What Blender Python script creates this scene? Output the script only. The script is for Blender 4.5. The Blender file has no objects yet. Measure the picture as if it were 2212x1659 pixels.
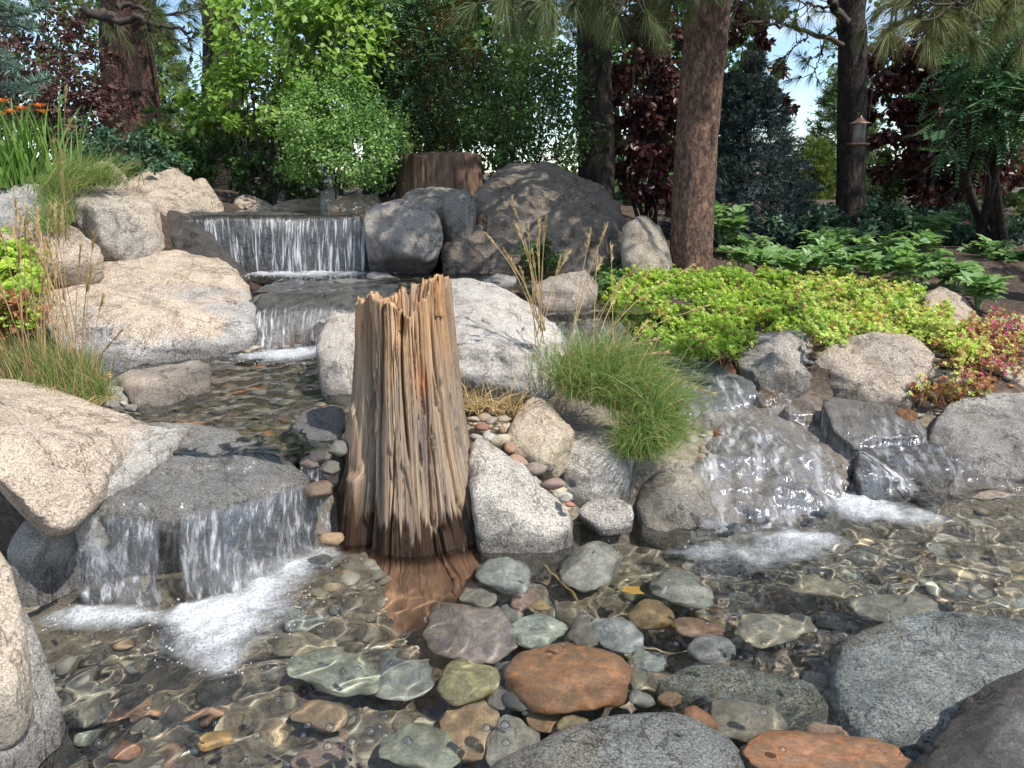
import bpy, bmesh, math, random
import numpy as np
from mathutils import Vector
from mathutils.bvhtree import BVHTree

# ------------------------------------------------------------------ camera, sky, sun, exposure
sc = bpy.context.scene
C = sc.collection
PITCH = math.radians(15.4)
CAM = np.array([0.0, 0.0, 1.5])
FPX, CX, CY = 1671.0, 1106.0, 829.5          # focal length and centre in picture units (2212 x 1659)
cd = bpy.data.cameras.new('camera')
cam = bpy.data.objects.new('camera', cd)
C.objects.link(cam)
cam.location = CAM
cam.rotation_euler = (math.pi / 2 - PITCH, 0, 0)
cd.sensor_width = 36.0
cd.lens = 36.0 * FPX / 2212.0
cd.clip_start, cd.clip_end = 0.05, 3000
sc.camera = cam

SUN = np.array([0.45, -0.32, 0.83]); SUN /= np.linalg.norm(SUN)
world = bpy.data.worlds.new('World'); sc.world = world; world.use_nodes = True
wn, wl = world.node_tree.nodes, world.node_tree.links
bg = wn['Background']
sky = wn.new('ShaderNodeTexSky'); sky.sky_type = 'NISHITA'; sky.sun_disc = False
sky.sun_elevation = math.asin(SUN[2]); sky.sun_rotation = math.atan2(SUN[0], SUN[1])
sky.altitude = 1400; sky.dust_density = .25; sky.ozone_density = 2.5
tc = wn.new('ShaderNodeTexCoord')
mp = wn.new('ShaderNodeMapping'); mp.inputs['Scale'].default_value = (1.0, 1.0, 2.6); mp.inputs['Location'].default_value = (9.1, 4.4, .7)
nz = wn.new('ShaderNodeTexNoise'); nz.inputs['Scale'].default_value = 2.3; nz.inputs['Detail'].default_value = 8
nz.inputs['Roughness'].default_value = .58
rp = wn.new('ShaderNodeValToRGB'); rp.color_ramp.elements[0].position = .46; rp.color_ramp.elements[1].position = .66
mx = wn.new('ShaderNodeMix'); mx.data_type = 'RGBA'
mx.inputs[7].default_value = (6.3, 6.6, 7.0, 1)
wl.new(tc.outputs['Generated'], mp.inputs[0]); wl.new(mp.outputs[0], nz.inputs['Vector'])
wl.new(nz.outputs['Fac'], rp.inputs[0]); wl.new(rp.outputs[0], mx.inputs[0])
wl.new(sky.outputs[0], mx.inputs[6]); wl.new(mx.outputs[2], bg.inputs[0])
bg.inputs[1].default_value = 0.15

sl = bpy.data.lights.new('sun', 'SUN'); sl.energy = 4.3; sl.angle = math.radians(.53); sl.color = (1, .95, .87)
sl.cycles.is_caustics_light = True
so = bpy.data.objects.new('sun', sl); C.objects.link(so)
so.rotation_euler = Vector(SUN).to_track_quat('Z', 'Y').to_euler(); so.location = (6, -2, 12)

sc.view_settings.view_transform = 'Standard'; sc.view_settings.look = 'None'
sc.view_settings.exposure = 0.55; sc.view_settings.gamma = 1
cy = sc.cycles
cy.use_denoising = True
cy.max_bounces = 9; cy.diffuse_bounces = 3; cy.glossy_bounces = 3; cy.transmission_bounces = 6; cy.transparent_max_bounces = 24
cy.caustics_reflective = False; cy.caustics_refractive = True
cy.sample_clamp_indirect = 5; cy.sample_clamp_direct = 12

# ------------------------------------------------------------------ placing helpers
CP, SP = math.cos(PITCH), math.sin(PITCH)
def ray(px, py):
    u, v = (px - CX) / FPX, (CY - py) / FPX
    return np.array([u, CP + v * SP, -SP + v * CP])
def at(px, py, d):
    r = ray(px, py); return CAM + r * (d / r[1])
def onz(px, py, z):
    r = ray(px, py); return CAM + r * ((z - CAM[2]) / r[2])
def under(px, py, depth):
    """real place of a thing seen through the still pool surface at a given depth"""
    r = ray(px, py); p = onz(px, py, 0.0)
    r = r / np.linalg.norm(r); n = np.array([0, 0, 1.0]); c = -r @ n; e = 1 / 1.33
    t = e * r + (e * c - math.sqrt(1 - e * e * (1 - c * c))) * n
    return p + t * (depth / -t[2])

RNG = np.random.default_rng(7)
def hsh(ix, iy, iz, s):
    h = (ix * 374761393 + iy * 668265263 + iz * 2147483647 + s * 1274126177) & 0xffffffff
    h = ((h ^ (h >> 13)) * 1274126177) & 0xffffffff
    h = ((h ^ (h >> 16)) * 2246822519) & 0xffffffff
    return ((h ^ (h >> 15)) & 0xffffff) / float(0xffffff)
def vnoise(p, s=0):
    p = np.asarray(p, float)
    i = np.floor(p).astype(np.int64); f = p - i; f = f * f * f * (f * (f * 6 - 15) + 10)
    out = 0
    for dx in (0, 1):
        wx = f[:, 0] if dx else 1 - f[:, 0]
        for dy in (0, 1):
            wy = f[:, 1] if dy else 1 - f[:, 1]
            for dz in (0, 1):
                wz = f[:, 2] if dz else 1 - f[:, 2]
                out = out + wx * wy * wz * hsh(i[:, 0] + dx, i[:, 1] + dy, i[:, 2] + dz, s)
    return out * 2 - 1
def fbm(p, s=0, o=4, g=.5):
    a, t, r = 1.0, 0, 0
    p = np.asarray(p, float)
    for k in range(o):
        r = r + a * vnoise(p, s + k * 17); t += a; a *= g; p = p * 2.03 + 11.3
    return r / t
def sstep(a, b, x):
    t = np.clip((x - a) / (b - a), 0, 1); return t * t * (3 - 2 * t)

# ------------------------------------------------------------------ mesh helpers
def mesh_np(name, V, faces, mat=None, smooth=True, attrs=None):
    V = np.asarray(V, np.float32).reshape(-1, 3)
    if not isinstance(faces, list): faces = [faces]
    faces = [np.asarray(f, np.int32) for f in faces if len(f)]
    me = bpy.data.meshes.new(name)
    me.vertices.add(len(V)); me.vertices.foreach_set('co', V.ravel())
    nl = sum(f.size for f in faces); npoly = sum(len(f) for f in faces)
    me.loops.add(nl); me.polygons.add(npoly)
    me.loops.foreach_set('vertex_index', np.concatenate([f.ravel() for f in faces]))
    tot = np.concatenate([np.full(len(f), f.shape[1], np.int32) for f in faces])
    st = np.concatenate([[0], np.cumsum(tot)[:-1]]).astype(np.int32)
    me.polygons.foreach_set('loop_start', st)
    if smooth: me.polygons.foreach_set('use_smooth', np.ones(npoly, bool))
    me.update(calc_edges=True)
    for k, a in (attrs or {}).items():
        a = np.asarray(a, np.float32)
        if a.ndim == 1:
            at_ = me.attributes.new(k, 'FLOAT', 'POINT'); at_.data.foreach_set('value', a)
        else:
            if a.shape[1] == 3: a = np.concatenate([a, np.ones((len(a), 1), np.float32)], 1)
            at_ = me.attributes.new(k, 'FLOAT_COLOR', 'POINT'); at_.data.foreach_set('color', np.ascontiguousarray(a).ravel())
    if mat: me.materials.append(mat)
    return me
def link(name, me, parent=None, loc=None, recv=False):
    o = bpy.data.objects.new(name, me); C.objects.link(o)
    if parent is not None: o.parent = parent
    if loc is not None: o.location = loc
    if recv: o.cycles.is_caustics_receiver = True
    return o
def tag(o, label=None, cat=None, group=None, kind=None):
    if label: o['label'] = label
    if cat: o['category'] = cat
    if group: o['group'] = group
    if kind: o['kind'] = kind
    return o
def thing(name, label, cat, loc, group=None):
    o = bpy.data.objects.new(name, None); C.objects.link(o); o.location = loc
    o.empty_display_size = .1
    return tag(o, label, cat, group)
def part(name, V, F, mat, par, attrs=None, smooth=True, kind=None):
    """a part given in world space, parented to a thing placed at par.location"""
    V = np.asarray(V, float).reshape(-1, 3) - np.array(par.location)
    o = link(name, mesh_np(name, V, F, mat, smooth, attrs), par)
    if kind: o['kind'] = kind
    return o
def grid_faces(nu, nv, wrap=False):
    i = np.arange(nu * nv).reshape(nv, nu)
    if wrap: i = np.concatenate([i, i[:, :1]], 1)
    return np.stack([i[:-1, :-1], i[:-1, 1:], i[1:, 1:], i[1:, :-1]], -1).reshape(-1, 4)
def tube(pts, rad, n=8, cap=True):
    pts = np.asarray(pts, float); rad = np.broadcast_to(np.asarray(rad, float), (len(pts),))
    d = np.gradient(pts, axis=0); d /= np.linalg.norm(d, axis=1, keepdims=True) + 1e-9
    ref = np.array([0, 0, 1.0]) if abs(d[0][2]) < .9 else np.array([1.0, 0, 0])
    a = np.cross(d, ref); a /= np.linalg.norm(a, axis=1, keepdims=True) + 1e-9
    b = np.cross(d, a)
    th = np.linspace(0, 2 * np.pi, n, endpoint=False)
    V = pts[:, None] + rad[:, None, None] * (a[:, None] * np.cos(th)[None, :, None] + b[:, None] * np.sin(th)[None, :, None])
    return V.reshape(-1, 3), grid_faces(n, len(pts), True)
def join(parts):
    Vs, Fs, o = [], [], 0
    for V, F in parts:
        Vs.append(V); Fs.append(np.asarray(F) + o); o += len(V)
    return np.concatenate(Vs), Fs
def spline(ctrl, n):
    ctrl = np.asarray(ctrl, float); t = np.linspace(0, len(ctrl) - 1, n); out = []
    P = np.concatenate([[2 * ctrl[0] - ctrl[1]], ctrl, [2 * ctrl[-1] - ctrl[-2]]])
    for x in t:
        i = min(int(x), len(ctrl) - 2); f = x - i
        p0, p1, p2, p3 = P[i:i + 4]
        out.append(.5 * (2 * p1 + (p2 - p0) * f + (2 * p0 - 5 * p1 + 4 * p2 - p3) * f * f + (3 * p1 - p0 - 3 * p2 + p3) * f ** 3))
    return np.array(out)
def unit(v):
    return v / (np.linalg.norm(v, axis=-1, keepdims=True) + 1e-9)
def rdir(n, rng=None):
    return unit((rng or RNG).normal(size=(n, 3)))

# ------------------------------------------------------------------ materials
def newmat(name):
    m = bpy.data.materials.new(name); m.use_nodes = True
    nt = m.node_tree; nt.nodes.clear()
    return m, nt.nodes, nt.links
def ramp(N, stops):
    r = N.new('ShaderNodeValToRGB'); e = r.color_ramp.elements
    while len(e) < len(stops): e.new(.5)
    for k, (p, c) in enumerate(stops):
        e[k].position = p; e[k].color = (*c, 1) if len(c) == 3 else c
    return r
def noise_node(N, L, vec, scale, detail=4, rough=.55, dist=0):
    n = N.new('ShaderNodeTexNoise'); n.inputs['Scale'].default_value = scale; n.inputs['Detail'].default_value = detail
    n.inputs['Roughness'].default_value = rough; n.inputs['Distortion'].default_value = dist
    if vec is not None: L.new(vec, n.inputs['Vector'])
    return n
def mixc(N, L, fac, a, b, blend='MIX'):
    m = N.new('ShaderNodeMix'); m.data_type = 'RGBA'; m.blend_type = blend
    for s, v in ((0, fac), (6, a), (7, b)):
        if hasattr(v, 'is_linked'): L.new(v, m.inputs[s])
        elif isinstance(v, (int, float)): m.inputs[s].default_value = v
        else: m.inputs[s].default_value = (*v, 1)
    return m.outputs[2]
def mathn(N, L, op, a, b=None, clamp=False):
    m = N.new('ShaderNodeMath'); m.operation = op; m.use_clamp = clamp
    for s, v in ((0, a), (1, b)):
        if v is None: continue
        if hasattr(v, 'is_linked'): L.new(v, m.inputs[s])
        else: m.inputs[s].default_value = v
    return m.outputs[0]
def bumpn(N, L, h, strength, dist, normal=None):
    b = N.new('ShaderNodeBump'); b.inputs['Strength'].default_value = strength; b.inputs['Distance'].default_value = dist
    L.new(h, b.inputs['Height'])
    if normal is not None: L.new(normal, b.inputs['Normal'])
    return b.outputs[0]
def attr(N, name, out='Color'):
    a = N.new('ShaderNodeAttribute'); a.attribute_name = name; return a.outputs[out]
def finish(N, L, sh):
    o = N.new('ShaderNodeOutputMaterial'); L.new(sh, o.inputs[0])

def make_granite():
    m, N, L = newmat('granite')
    t = N.new('ShaderNodeTexCoord').outputs['Object']
    base = attr(N, 'col'); wet = attr(N, 'wet', 'Fac')
    sp = noise_node(N, L, t, 105, 4, .8)
    r1 = ramp(N, [(.36, (.22, .22, .23)), (.45, (.72, .72, .72)), (.54, (1, 1, 1)), (.66, (1.3, 1.29, 1.28))])
    L.new(sp.outputs['Fac'], r1.inputs[0])
    sp2 = noise_node(N, L, t, 190, 2, .7)
    r2 = ramp(N, [(.36, (.3, .3, .3)), (.5, (1, 1, 1)), (.66, (1.35, 1.35, 1.35))]); L.new(sp2.outputs['Fac'], r2.inputs[0])
    spk = attr(N, 'spk', 'Fac')
    c = mixc(N, L, spk, base, r1.outputs[0], 'MULTIPLY')
    c = mixc(N, L, mathn(N, L, 'MULTIPLY', spk, .8), c, r2.outputs[0], 'MULTIPLY')
    vn_ = noise_node(N, L, t, 2.1, 7, .6, .5); va = mathn(N, L, 'ABSOLUTE', mathn(N, L, 'SUBTRACT', vn_.outputs['Fac'], .5)); rv_ = ramp(N, [(0, (.35, .33, .3)), (.008, (1, 1, 1))]); L.new(va, rv_.inputs[0])
    c = mixc(N, L, .75, c, rv_.outputs[0], 'MULTIPLY')
    st = noise_node(N, L, t, 7, 6, .65)
    r3 = ramp(N, [(.30, (.52, .48, .43)), (.48, (1, 1, 1)), (.70, (1.22, 1.2, 1.16))]); L.new(st.outputs['Fac'], r3.inputs[0])
    c = mixc(N, L, .8, c, r3.outputs[0], 'MULTIPLY')
    sv = N.new('ShaderNodeMapping'); sv.inputs['Scale'].default_value = (7, 7, 1.2); L.new(t, sv.inputs[0])
    sn = noise_node(N, L, sv.outputs[0], 1.0, 5, .65, .6); r4 = ramp(N, [(.34, (.66, .60, .53)), (.47, (1, 1, 1)), (.75, (1.06, 1.06, 1.06))]); L.new(sn.outputs['Fac'], r4.inputs[0])
    c = mixc(N, L, .7, c, r4.outputs[0], 'MULTIPLY')
    dark = mixc(N, L, 1.0, c, (.46, .46, .46), 'MULTIPLY')
    c = mixc(N, L, wet, c, dark)
    h1 = noise_node(N, L, t, 28, 8, .7)
    h2 = noise_node(N, L, t, 140, 3, .6)
    h0 = noise_node(N, L, t, 9, 9, .68)
    h = mathn(N, L, 'ADD', h1.outputs['Fac'], mathn(N, L, 'MULTIPLY', h2.outputs['Fac'], .35))
    nb = bumpn(N, L, h, 1.0, .02, bumpn(N, L, h0.outputs['Fac'], 1.0, .08, bumpn(N, L, rv_.outputs[0], .8, .02)))
    p = N.new('ShaderNodeBsdfPrincipled')
    L.new(c, p.inputs['Base Color']); L.new(nb, p.inputs['Normal'])
    L.new(mathn(N, L, 'SUBTRACT', .92, mathn(N, L, 'MULTIPLY', wet, .72)), p.inputs['Roughness'])
    p.inputs['Specular IOR Level'].default_value = .45
    finish(N, L, p.outputs[0]); return m
def make_pebble():
    m, N, L = newmat('pebble_stone')
    oi = N.new('ShaderNodeObjectInfo')
    t = N.new('ShaderNodeTexCoord').outputs['Object']
    add = N.new('ShaderNodeVectorMath'); add.operation = 'ADD'; L.new(t, add.inputs[0])
    sc_ = N.new('ShaderNodeVectorMath'); sc_.operation = 'SCALE'; L.new(oi.outputs['Location'], sc_.inputs[0]); sc_.inputs['Scale'].default_value = 3.7
    L.new(sc_.outputs[0], add.inputs[1]); v = add.outputs[0]
    n1 = noise_node(N, L, v, 9, 5, .65, .4); r1 = ramp(N, [(.3, (.5, .5, .52)), (.5, (1, 1, 1)), (.7, (1.5, 1.35, 1.15))]); L.new(n1.outputs['Fac'], r1.inputs[0])
    n2 = noise_node(N, L, v, 70, 3, .6); r2 = ramp(N, [(.35, (.6, .6, .6)), (.6, (1.15, 1.15, 1.15))]); L.new(n2.outputs['Fac'], r2.inputs[0])
    c = mixc(N, L, .9, oi.outputs['Color'], r1.outputs[0], 'MULTIPLY'); c = mixc(N, L, .8, c, r2.outputs[0], 'MULTIPLY')
    vein = noise_node(N, L, v, 5, 2, .5, 1.2)
    rv = ramp(N, [(.485, (0, 0, 0)), (.5, (1, 1, 1)), (.515, (0, 0, 0))]); L.new(vein.outputs['Fac'], rv.inputs[0])
    c = mixc(N, L, mathn(N, L, 'MULTIPLY', rv.outputs[0], .35), c, (.5, .48, .43))
    silt = noise_node(N, L, v, 3.2, 6, .7); rs_ = ramp(N, [(.42, (0, 0, 0)), (.62, (1, 1, 1))]); L.new(silt.outputs['Fac'], rs_.inputs[0])
    c = mixc(N, L, mathn(N, L, 'MULTIPLY', rs_.outputs[0], .6), c, (.17, .15, .11))
    p = N.new('ShaderNodeBsdfPrincipled'); L.new(c, p.inputs['Base Color']); p.inputs['Roughness'].default_value = .55
    L.new(bumpn(N, L, n2.outputs['Fac'], .5, .006), p.inputs['Normal'])
    finish(N, L, p.outputs[0]); return m
def make_water():
    m, N, L = newmat('clear_water')
    g = N.new('ShaderNodeBsdfGlass'); g.inputs['IOR'].default_value = 1.33; g.inputs['Roughness'].default_value = 0
    g.inputs['Color'].default_value = (.98, 1, .99, 1)
    finish(N, L, g.outputs[0]); return m
def make_fall(name, lo, hi, white, bump=.03, gloss=.12):
    """aerated falling water: white streaks, partly painted highlights and glints, with clear glossy gaps between"""
    m, N, L = newmat(name)
    uv = attr(N, 'flow', 'Vector')
    n = noise_node(N, L, uv, 1.0, 5, .62, .25)
    n2 = noise_node(N, L, uv, .22, 2, .5)
    f0 = mathn(N, L, 'ADD', mathn(N, L, 'MULTIPLY', n.outputs['Fac'], .75), mathn(N, L, 'MULTIPLY', n2.outputs['Fac'], .25))
    mr = N.new('ShaderNodeMapRange'); mr.inputs[1].default_value = lo; mr.inputs[2].default_value = hi; L.new(f0, mr.inputs[0])
    dn = attr(N, 'dens', 'Fac')
    f = mathn(N, L, 'MULTIPLY', mr.outputs[0], dn, True)
    nb = bumpn(N, L, n.outputs['Fac'], 1.0, bump)
    d = N.new('ShaderNodeBsdfPrincipled'); d.inputs['Base Color'].default_value = (white, white, white * 1.02, 1)
    d.inputs['Roughness'].default_value = .2; d.inputs['Specular IOR Level'].default_value = .9; L.new(nb, d.inputs['Normal'])
    tl = N.new('ShaderNodeBsdfTranslucent'); tl.inputs['Color'].default_value = (white, white, white * 1.03, 1)
    ms0 = N.new('ShaderNodeMixShader'); ms0.inputs[0].default_value = .35; L.new(d.outputs[0], ms0.inputs[1]); L.new(tl.outputs[0], ms0.inputs[2])
    gl = N.new('ShaderNodeBsdfGlossy'); gl.inputs['Roughness'].default_value = .10; L.new(nb, gl.inputs['Normal'])
    tr = N.new('ShaderNodeBsdfTransparent')
    clear = N.new('ShaderNodeMixShader'); L.new(mathn(N, L, 'MULTIPLY', dn, gloss), clear.inputs[0]); L.new(tr.outputs[0], clear.inputs[1]); L.new(gl.outputs[0], clear.inputs[2])
    ms = N.new('ShaderNodeMixShader'); L.new(f, ms.inputs[0]); L.new(clear.outputs[0], ms.inputs[1]); L.new(ms0.outputs[0], ms.inputs[2])
    finish(N, L, ms.outputs[0]); return m
def make_froth():
    """a skin of tiny bubbles, milky where dense and lacy where it thins out"""
    m, N, L = newmat('froth')
    t = N.new('ShaderNodeTexCoord').outputs['Object']
    vo = N.new('ShaderNodeTexVoronoi'); vo.inputs['Scale'].default_value = 85; L.new(t, vo.inputs['Vector'])
    v2 = N.new('ShaderNodeTexVoronoi'); v2.inputs['Scale'].default_value = 190; L.new(t, v2.inputs['Vector'])
    n = noise_node(N, L, t, 11, 7, .72, .4)
    dn = attr(N, 'dens', 'Fac')
    k = mathn(N, L, 'SUBTRACT', mathn(N, L, 'ADD', mathn(N, L, 'MULTIPLY', dn, 1.35), mathn(N, L, 'MULTIPLY', n.outputs['Fac'], 1.5)), 1.02, True)
    lace = ramp(N, [(.15, (.35, .35, .35)), (.45, (.8, .8, .8)), (.7, (1, 1, 1))]); L.new(vo.outputs['Distance'], lace.inputs[0])
    f = mathn(N, L, 'MULTIPLY', mathn(N, L, 'MULTIPLY', k, .92), mathn(N, L, 'ADD', mathn(N, L, 'MULTIPLY', lace.outputs[0], .75), mathn(N, L, 'MULTIPLY', dn, .35)), True)
    d = N.new('ShaderNodeBsdfPrincipled'); d.inputs['Base Color'].default_value = (.74, .77, .80, 1); d.inputs['Roughness'].default_value = .18
    hgt = mathn(N, L, 'SUBTRACT', 0, mathn(N, L, 'ADD', vo.outputs['Distance'], mathn(N, L, 'MULTIPLY', v2.outputs['Distance'], .5)))
    L.new(bumpn(N, L, hgt, .45, .008), d.inputs['Normal'])
    tl = N.new('ShaderNodeBsdfTranslucent'); tl.inputs['Color'].default_value = (.8, .83, .86, 1)
    m2 = N.new('ShaderNodeMixShader'); m2.inputs[0].default_value = .3; L.new(d.outputs[0], m2.inputs[1]); L.new(tl.outputs[0], m2.inputs[2])
    tr = N.new('ShaderNodeBsdfTransparent')
    ms = N.new('ShaderNodeMixShader'); L.new(f, ms.inputs[0]); L.new(tr.outputs[0], ms.inputs[1]); L.new(m2.outputs[0], ms.inputs[2]); finish(N, L, ms.outputs[0]); return m
def make_foam():
    m, N, L = newmat('foam')
    d = N.new('ShaderNodeBsdfPrincipled'); d.inputs['Base Color'].default_value = (.82, .84, .86, 1); d.inputs['Roughness'].default_value = .12
    d.inputs['Specular IOR Level'].default_value = .8
    tr = N.new('ShaderNodeBsdfTransparent')
    ms = N.new('ShaderNodeMixShader'); ms.inputs[0].default_value = .33
    L.new(tr.outputs[0], ms.inputs[1]); L.new(d.outputs[0], ms.inputs[2]); finish(N, L, ms.outputs[0]); return m
def make_bubble():
    m, N, L = newmat('bubble_film')
    fr = N.new('ShaderNodeFresnel'); fr.inputs[0].default_value = 1.22
    g = N.new('ShaderNodeBsdfGlossy'); g.inputs['Roughness'].default_value = .1
    tr = N.new('ShaderNodeBsdfTransparent')
    ms = N.new('ShaderNodeMixShader'); L.new(mathn(N, L, 'ADD', fr.outputs[0], .07, True), ms.inputs[0])
    L.new(tr.outputs[0], ms.inputs[1]); L.new(g.outputs[0], ms.inputs[2]); finish(N, L, ms.outputs[0]); return m
def make_leaf(name, a, b, trans=.35, rough=.45, c=None):
    """leaf colour runs from a to b by the per-leaf tint"""
    m, N, L = newmat(name)
    t = attr(N, 'tint', 'Fac')
    stops = [(0, a), (1, b)] if c is None else [(0, a), (.6, b), (1, c)]
    r = ramp(N, stops); L.new(t, r.inputs[0])
    p = N.new('ShaderNodeBsdfPrincipled'); L.new(r.outputs[0], p.inputs['Base Color']); p.inputs['Roughness'].default_value = rough
    p.inputs['Specular IOR Level'].default_value = .35
    tl = N.new('ShaderNodeBsdfTranslucent')
    L.new(mixc(N, L, 1.0, r.outputs[0], (1.15, 1.2, .8), 'MULTIPLY'), tl.inputs['Color'])
    ms = N.new('ShaderNodeMixShader'); ms.inputs[0].default_value = trans
    L.new(p.outputs[0], ms.inputs[1]); L.new(tl.outputs[0], ms.inputs[2]); finish(N, L, ms.outputs[0]); return m
def make_bark(name, plate, fissure, sx=9, sz=2.2, depth=.03):
    m, N, L = newmat(name)
    t = N.new('ShaderNodeTexCoord').outputs['Object']
    mp_ = N.new('ShaderNodeMapping'); mp_.inputs['Scale'].default_value = (sx, sx, sz); L.new(t, mp_.inputs[0])
    w = noise_node(N, L, mp_.outputs[0], 1.6, 4, .6)
    wm = N.new('ShaderNodeMix'); wm.data_type = 'VECTOR'; wm.inputs[0].default_value = .45
    L.new(mp_.outputs[0], wm.inputs[4]); L.new(w.outputs['Color'], wm.inputs[5])
    vo = N.new('ShaderNodeTexVoronoi'); vo.feature = 'DISTANCE_TO_EDGE'; vo.inputs['Scale'].default_value = 2.0; vo.inputs['Randomness'].default_value = 1; L.new(wm.outputs[1], vo.inputs['Vector'])
    rn = noise_node(N, L, wm.outputs[1], 2.4, 5, .65, .8); ab = mathn(N, L, 'ABSOLUTE', mathn(N, L, 'SUBTRACT', rn.outputs['Fac'], .5))
    hh = mathn(N, L, 'ADD', mathn(N, L, 'MULTIPLY', vo.outputs['Distance'], .45), mathn(N, L, 'MULTIPLY', ab, 2.6))
    r = ramp(N, [(.04, (0, 0, 0)), (.2, (.55, .55, .55)), (.55, (1, 1, 1))]); L.new(hh, r.inputs[0])
    n2 = noise_node(N, L, t, 22, 6, .7)
    c = mixc(N, L, r.outputs[0], fissure, plate)
    r2 = ramp(N, [(.3, (.5, .5, .52)), (.55, (1, 1, 1)), (.75, (1.5, 1.4, 1.3))]); L.new(n2.outputs['Fac'], r2.inputs[0])
    c = mixc(N, L, .85, c, r2.outputs[0], 'MULTIPLY')
    p = N.new('ShaderNodeBsdfPrincipled'); L.new(c, p.inputs['Base Color']); p.inputs['Roughness'].default_value = .9
    h = mathn(N, L, 'ADD', r.outputs[0], mathn(N, L, 'MULTIPLY', n2.outputs['Fac'], .5))
    L.new(bumpn(N, L, h, 1.0, depth), p.inputs['Normal']); finish(N, L, p.outputs[0]); return m
def make_wood():
    m, N, L = newmat('weathered_wood')
    base = attr(N, 'col'); wet = attr(N, 'wet', 'Fac'); fl = attr(N, 'grain', 'Vector')
    n = noise_node(N, L, fl, 1.0, 6, .7)
    r = ramp(N, [(.28, (.36, .32, .28)), (.46, (.98, .98, .98)), (.7, (1.45, 1.43, 1.4))]); L.new(n.outputs['Fac'], r.inputs[0])
    c = mixc(N, L, .9, base, r.outputs[0], 'MULTIPLY')
    c = mixc(N, L, wet, c, mixc(N, L, 1.0, c, (.15, .11, .085), 'MULTIPLY'))
    p = N.new('ShaderNodeBsdfPrincipled'); L.new(c, p.inputs['Base Color'])
    L.new(mathn(N, L, 'SUBTRACT', .85, mathn(N, L, 'MULTIPLY', wet, .6)), p.inputs['Roughness'])
    L.new(bumpn(N, L, n.outputs['Fac'], 1.0, .012), p.inputs['Normal']); finish(N, L, p.outputs[0]); return m
def make_ground():
    m, N, L = newmat('bark_mulch_soil')
    t = N.new('ShaderNodeNewGeometry').outputs['Position']
    n1 = noise_node(N, L, t, 34, 6, .75); n2 = noise_node(N, L, t, 2.2, 4, .6)
    r = ramp(N, [(.3, (.018, .012, .009)), (.5, (.085, .058, .040)), (.72, (.23, .16, .11))]); L.new(n1.outputs['Fac'], r.inputs[0])
    r2 = ramp(N, [(.35, (.6, .6, .6)), (.65, (1.2, 1.15, 1.1))]); L.new(n2.outputs['Fac'], r2.inputs[0])
    c = mixc(N, L, 1.0, r.outputs[0], r2.outputs[0], 'MULTIPLY')
    rb = ramp(N, [(.3, (.13, .11, .08)), (.5, (.30, .25, .185)), (.7, (.50, .42, .31))]); L.new(n1.outputs['Fac'], rb.inputs[0])
    c = mixc(N, L, attr(N, 'bed', 'Fac'), c, rb.outputs[0])
    p = N.new('ShaderNodeBsdfPrincipled'); L.new(c, p.inputs['Base Color']); p.inputs['Roughness'].default_value = .9
    L.new(bumpn(N, L, n1.outputs['Fac'], 1.0, .03), p.inputs['Normal']); finish(N, L, p.outputs[0]); return m
def make_plain(name, col, rough=.6, metal=0, var=.3, scale=12):
    m, N, L = newmat(name)
    t = N.new('ShaderNodeTexCoord').outputs['Object']
    n = noise_node(N, L, t, scale, 5, .6); r = ramp(N, [(.3, (1 - var,) * 3), (.7, (1 + var,) * 3)]); L.new(n.outputs['Fac'], r.inputs[0])
    p = N.new('ShaderNodeBsdfPrincipled'); L.new(mixc(N, L, 1.0, col, r.outputs[0], 'MULTIPLY'), p.inputs['Base Color'])
    p.inputs['Roughness'].default_value = rough; p.inputs['Metallic'].default_value = metal; finish(N, L, p.outputs[0]); return m

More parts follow.
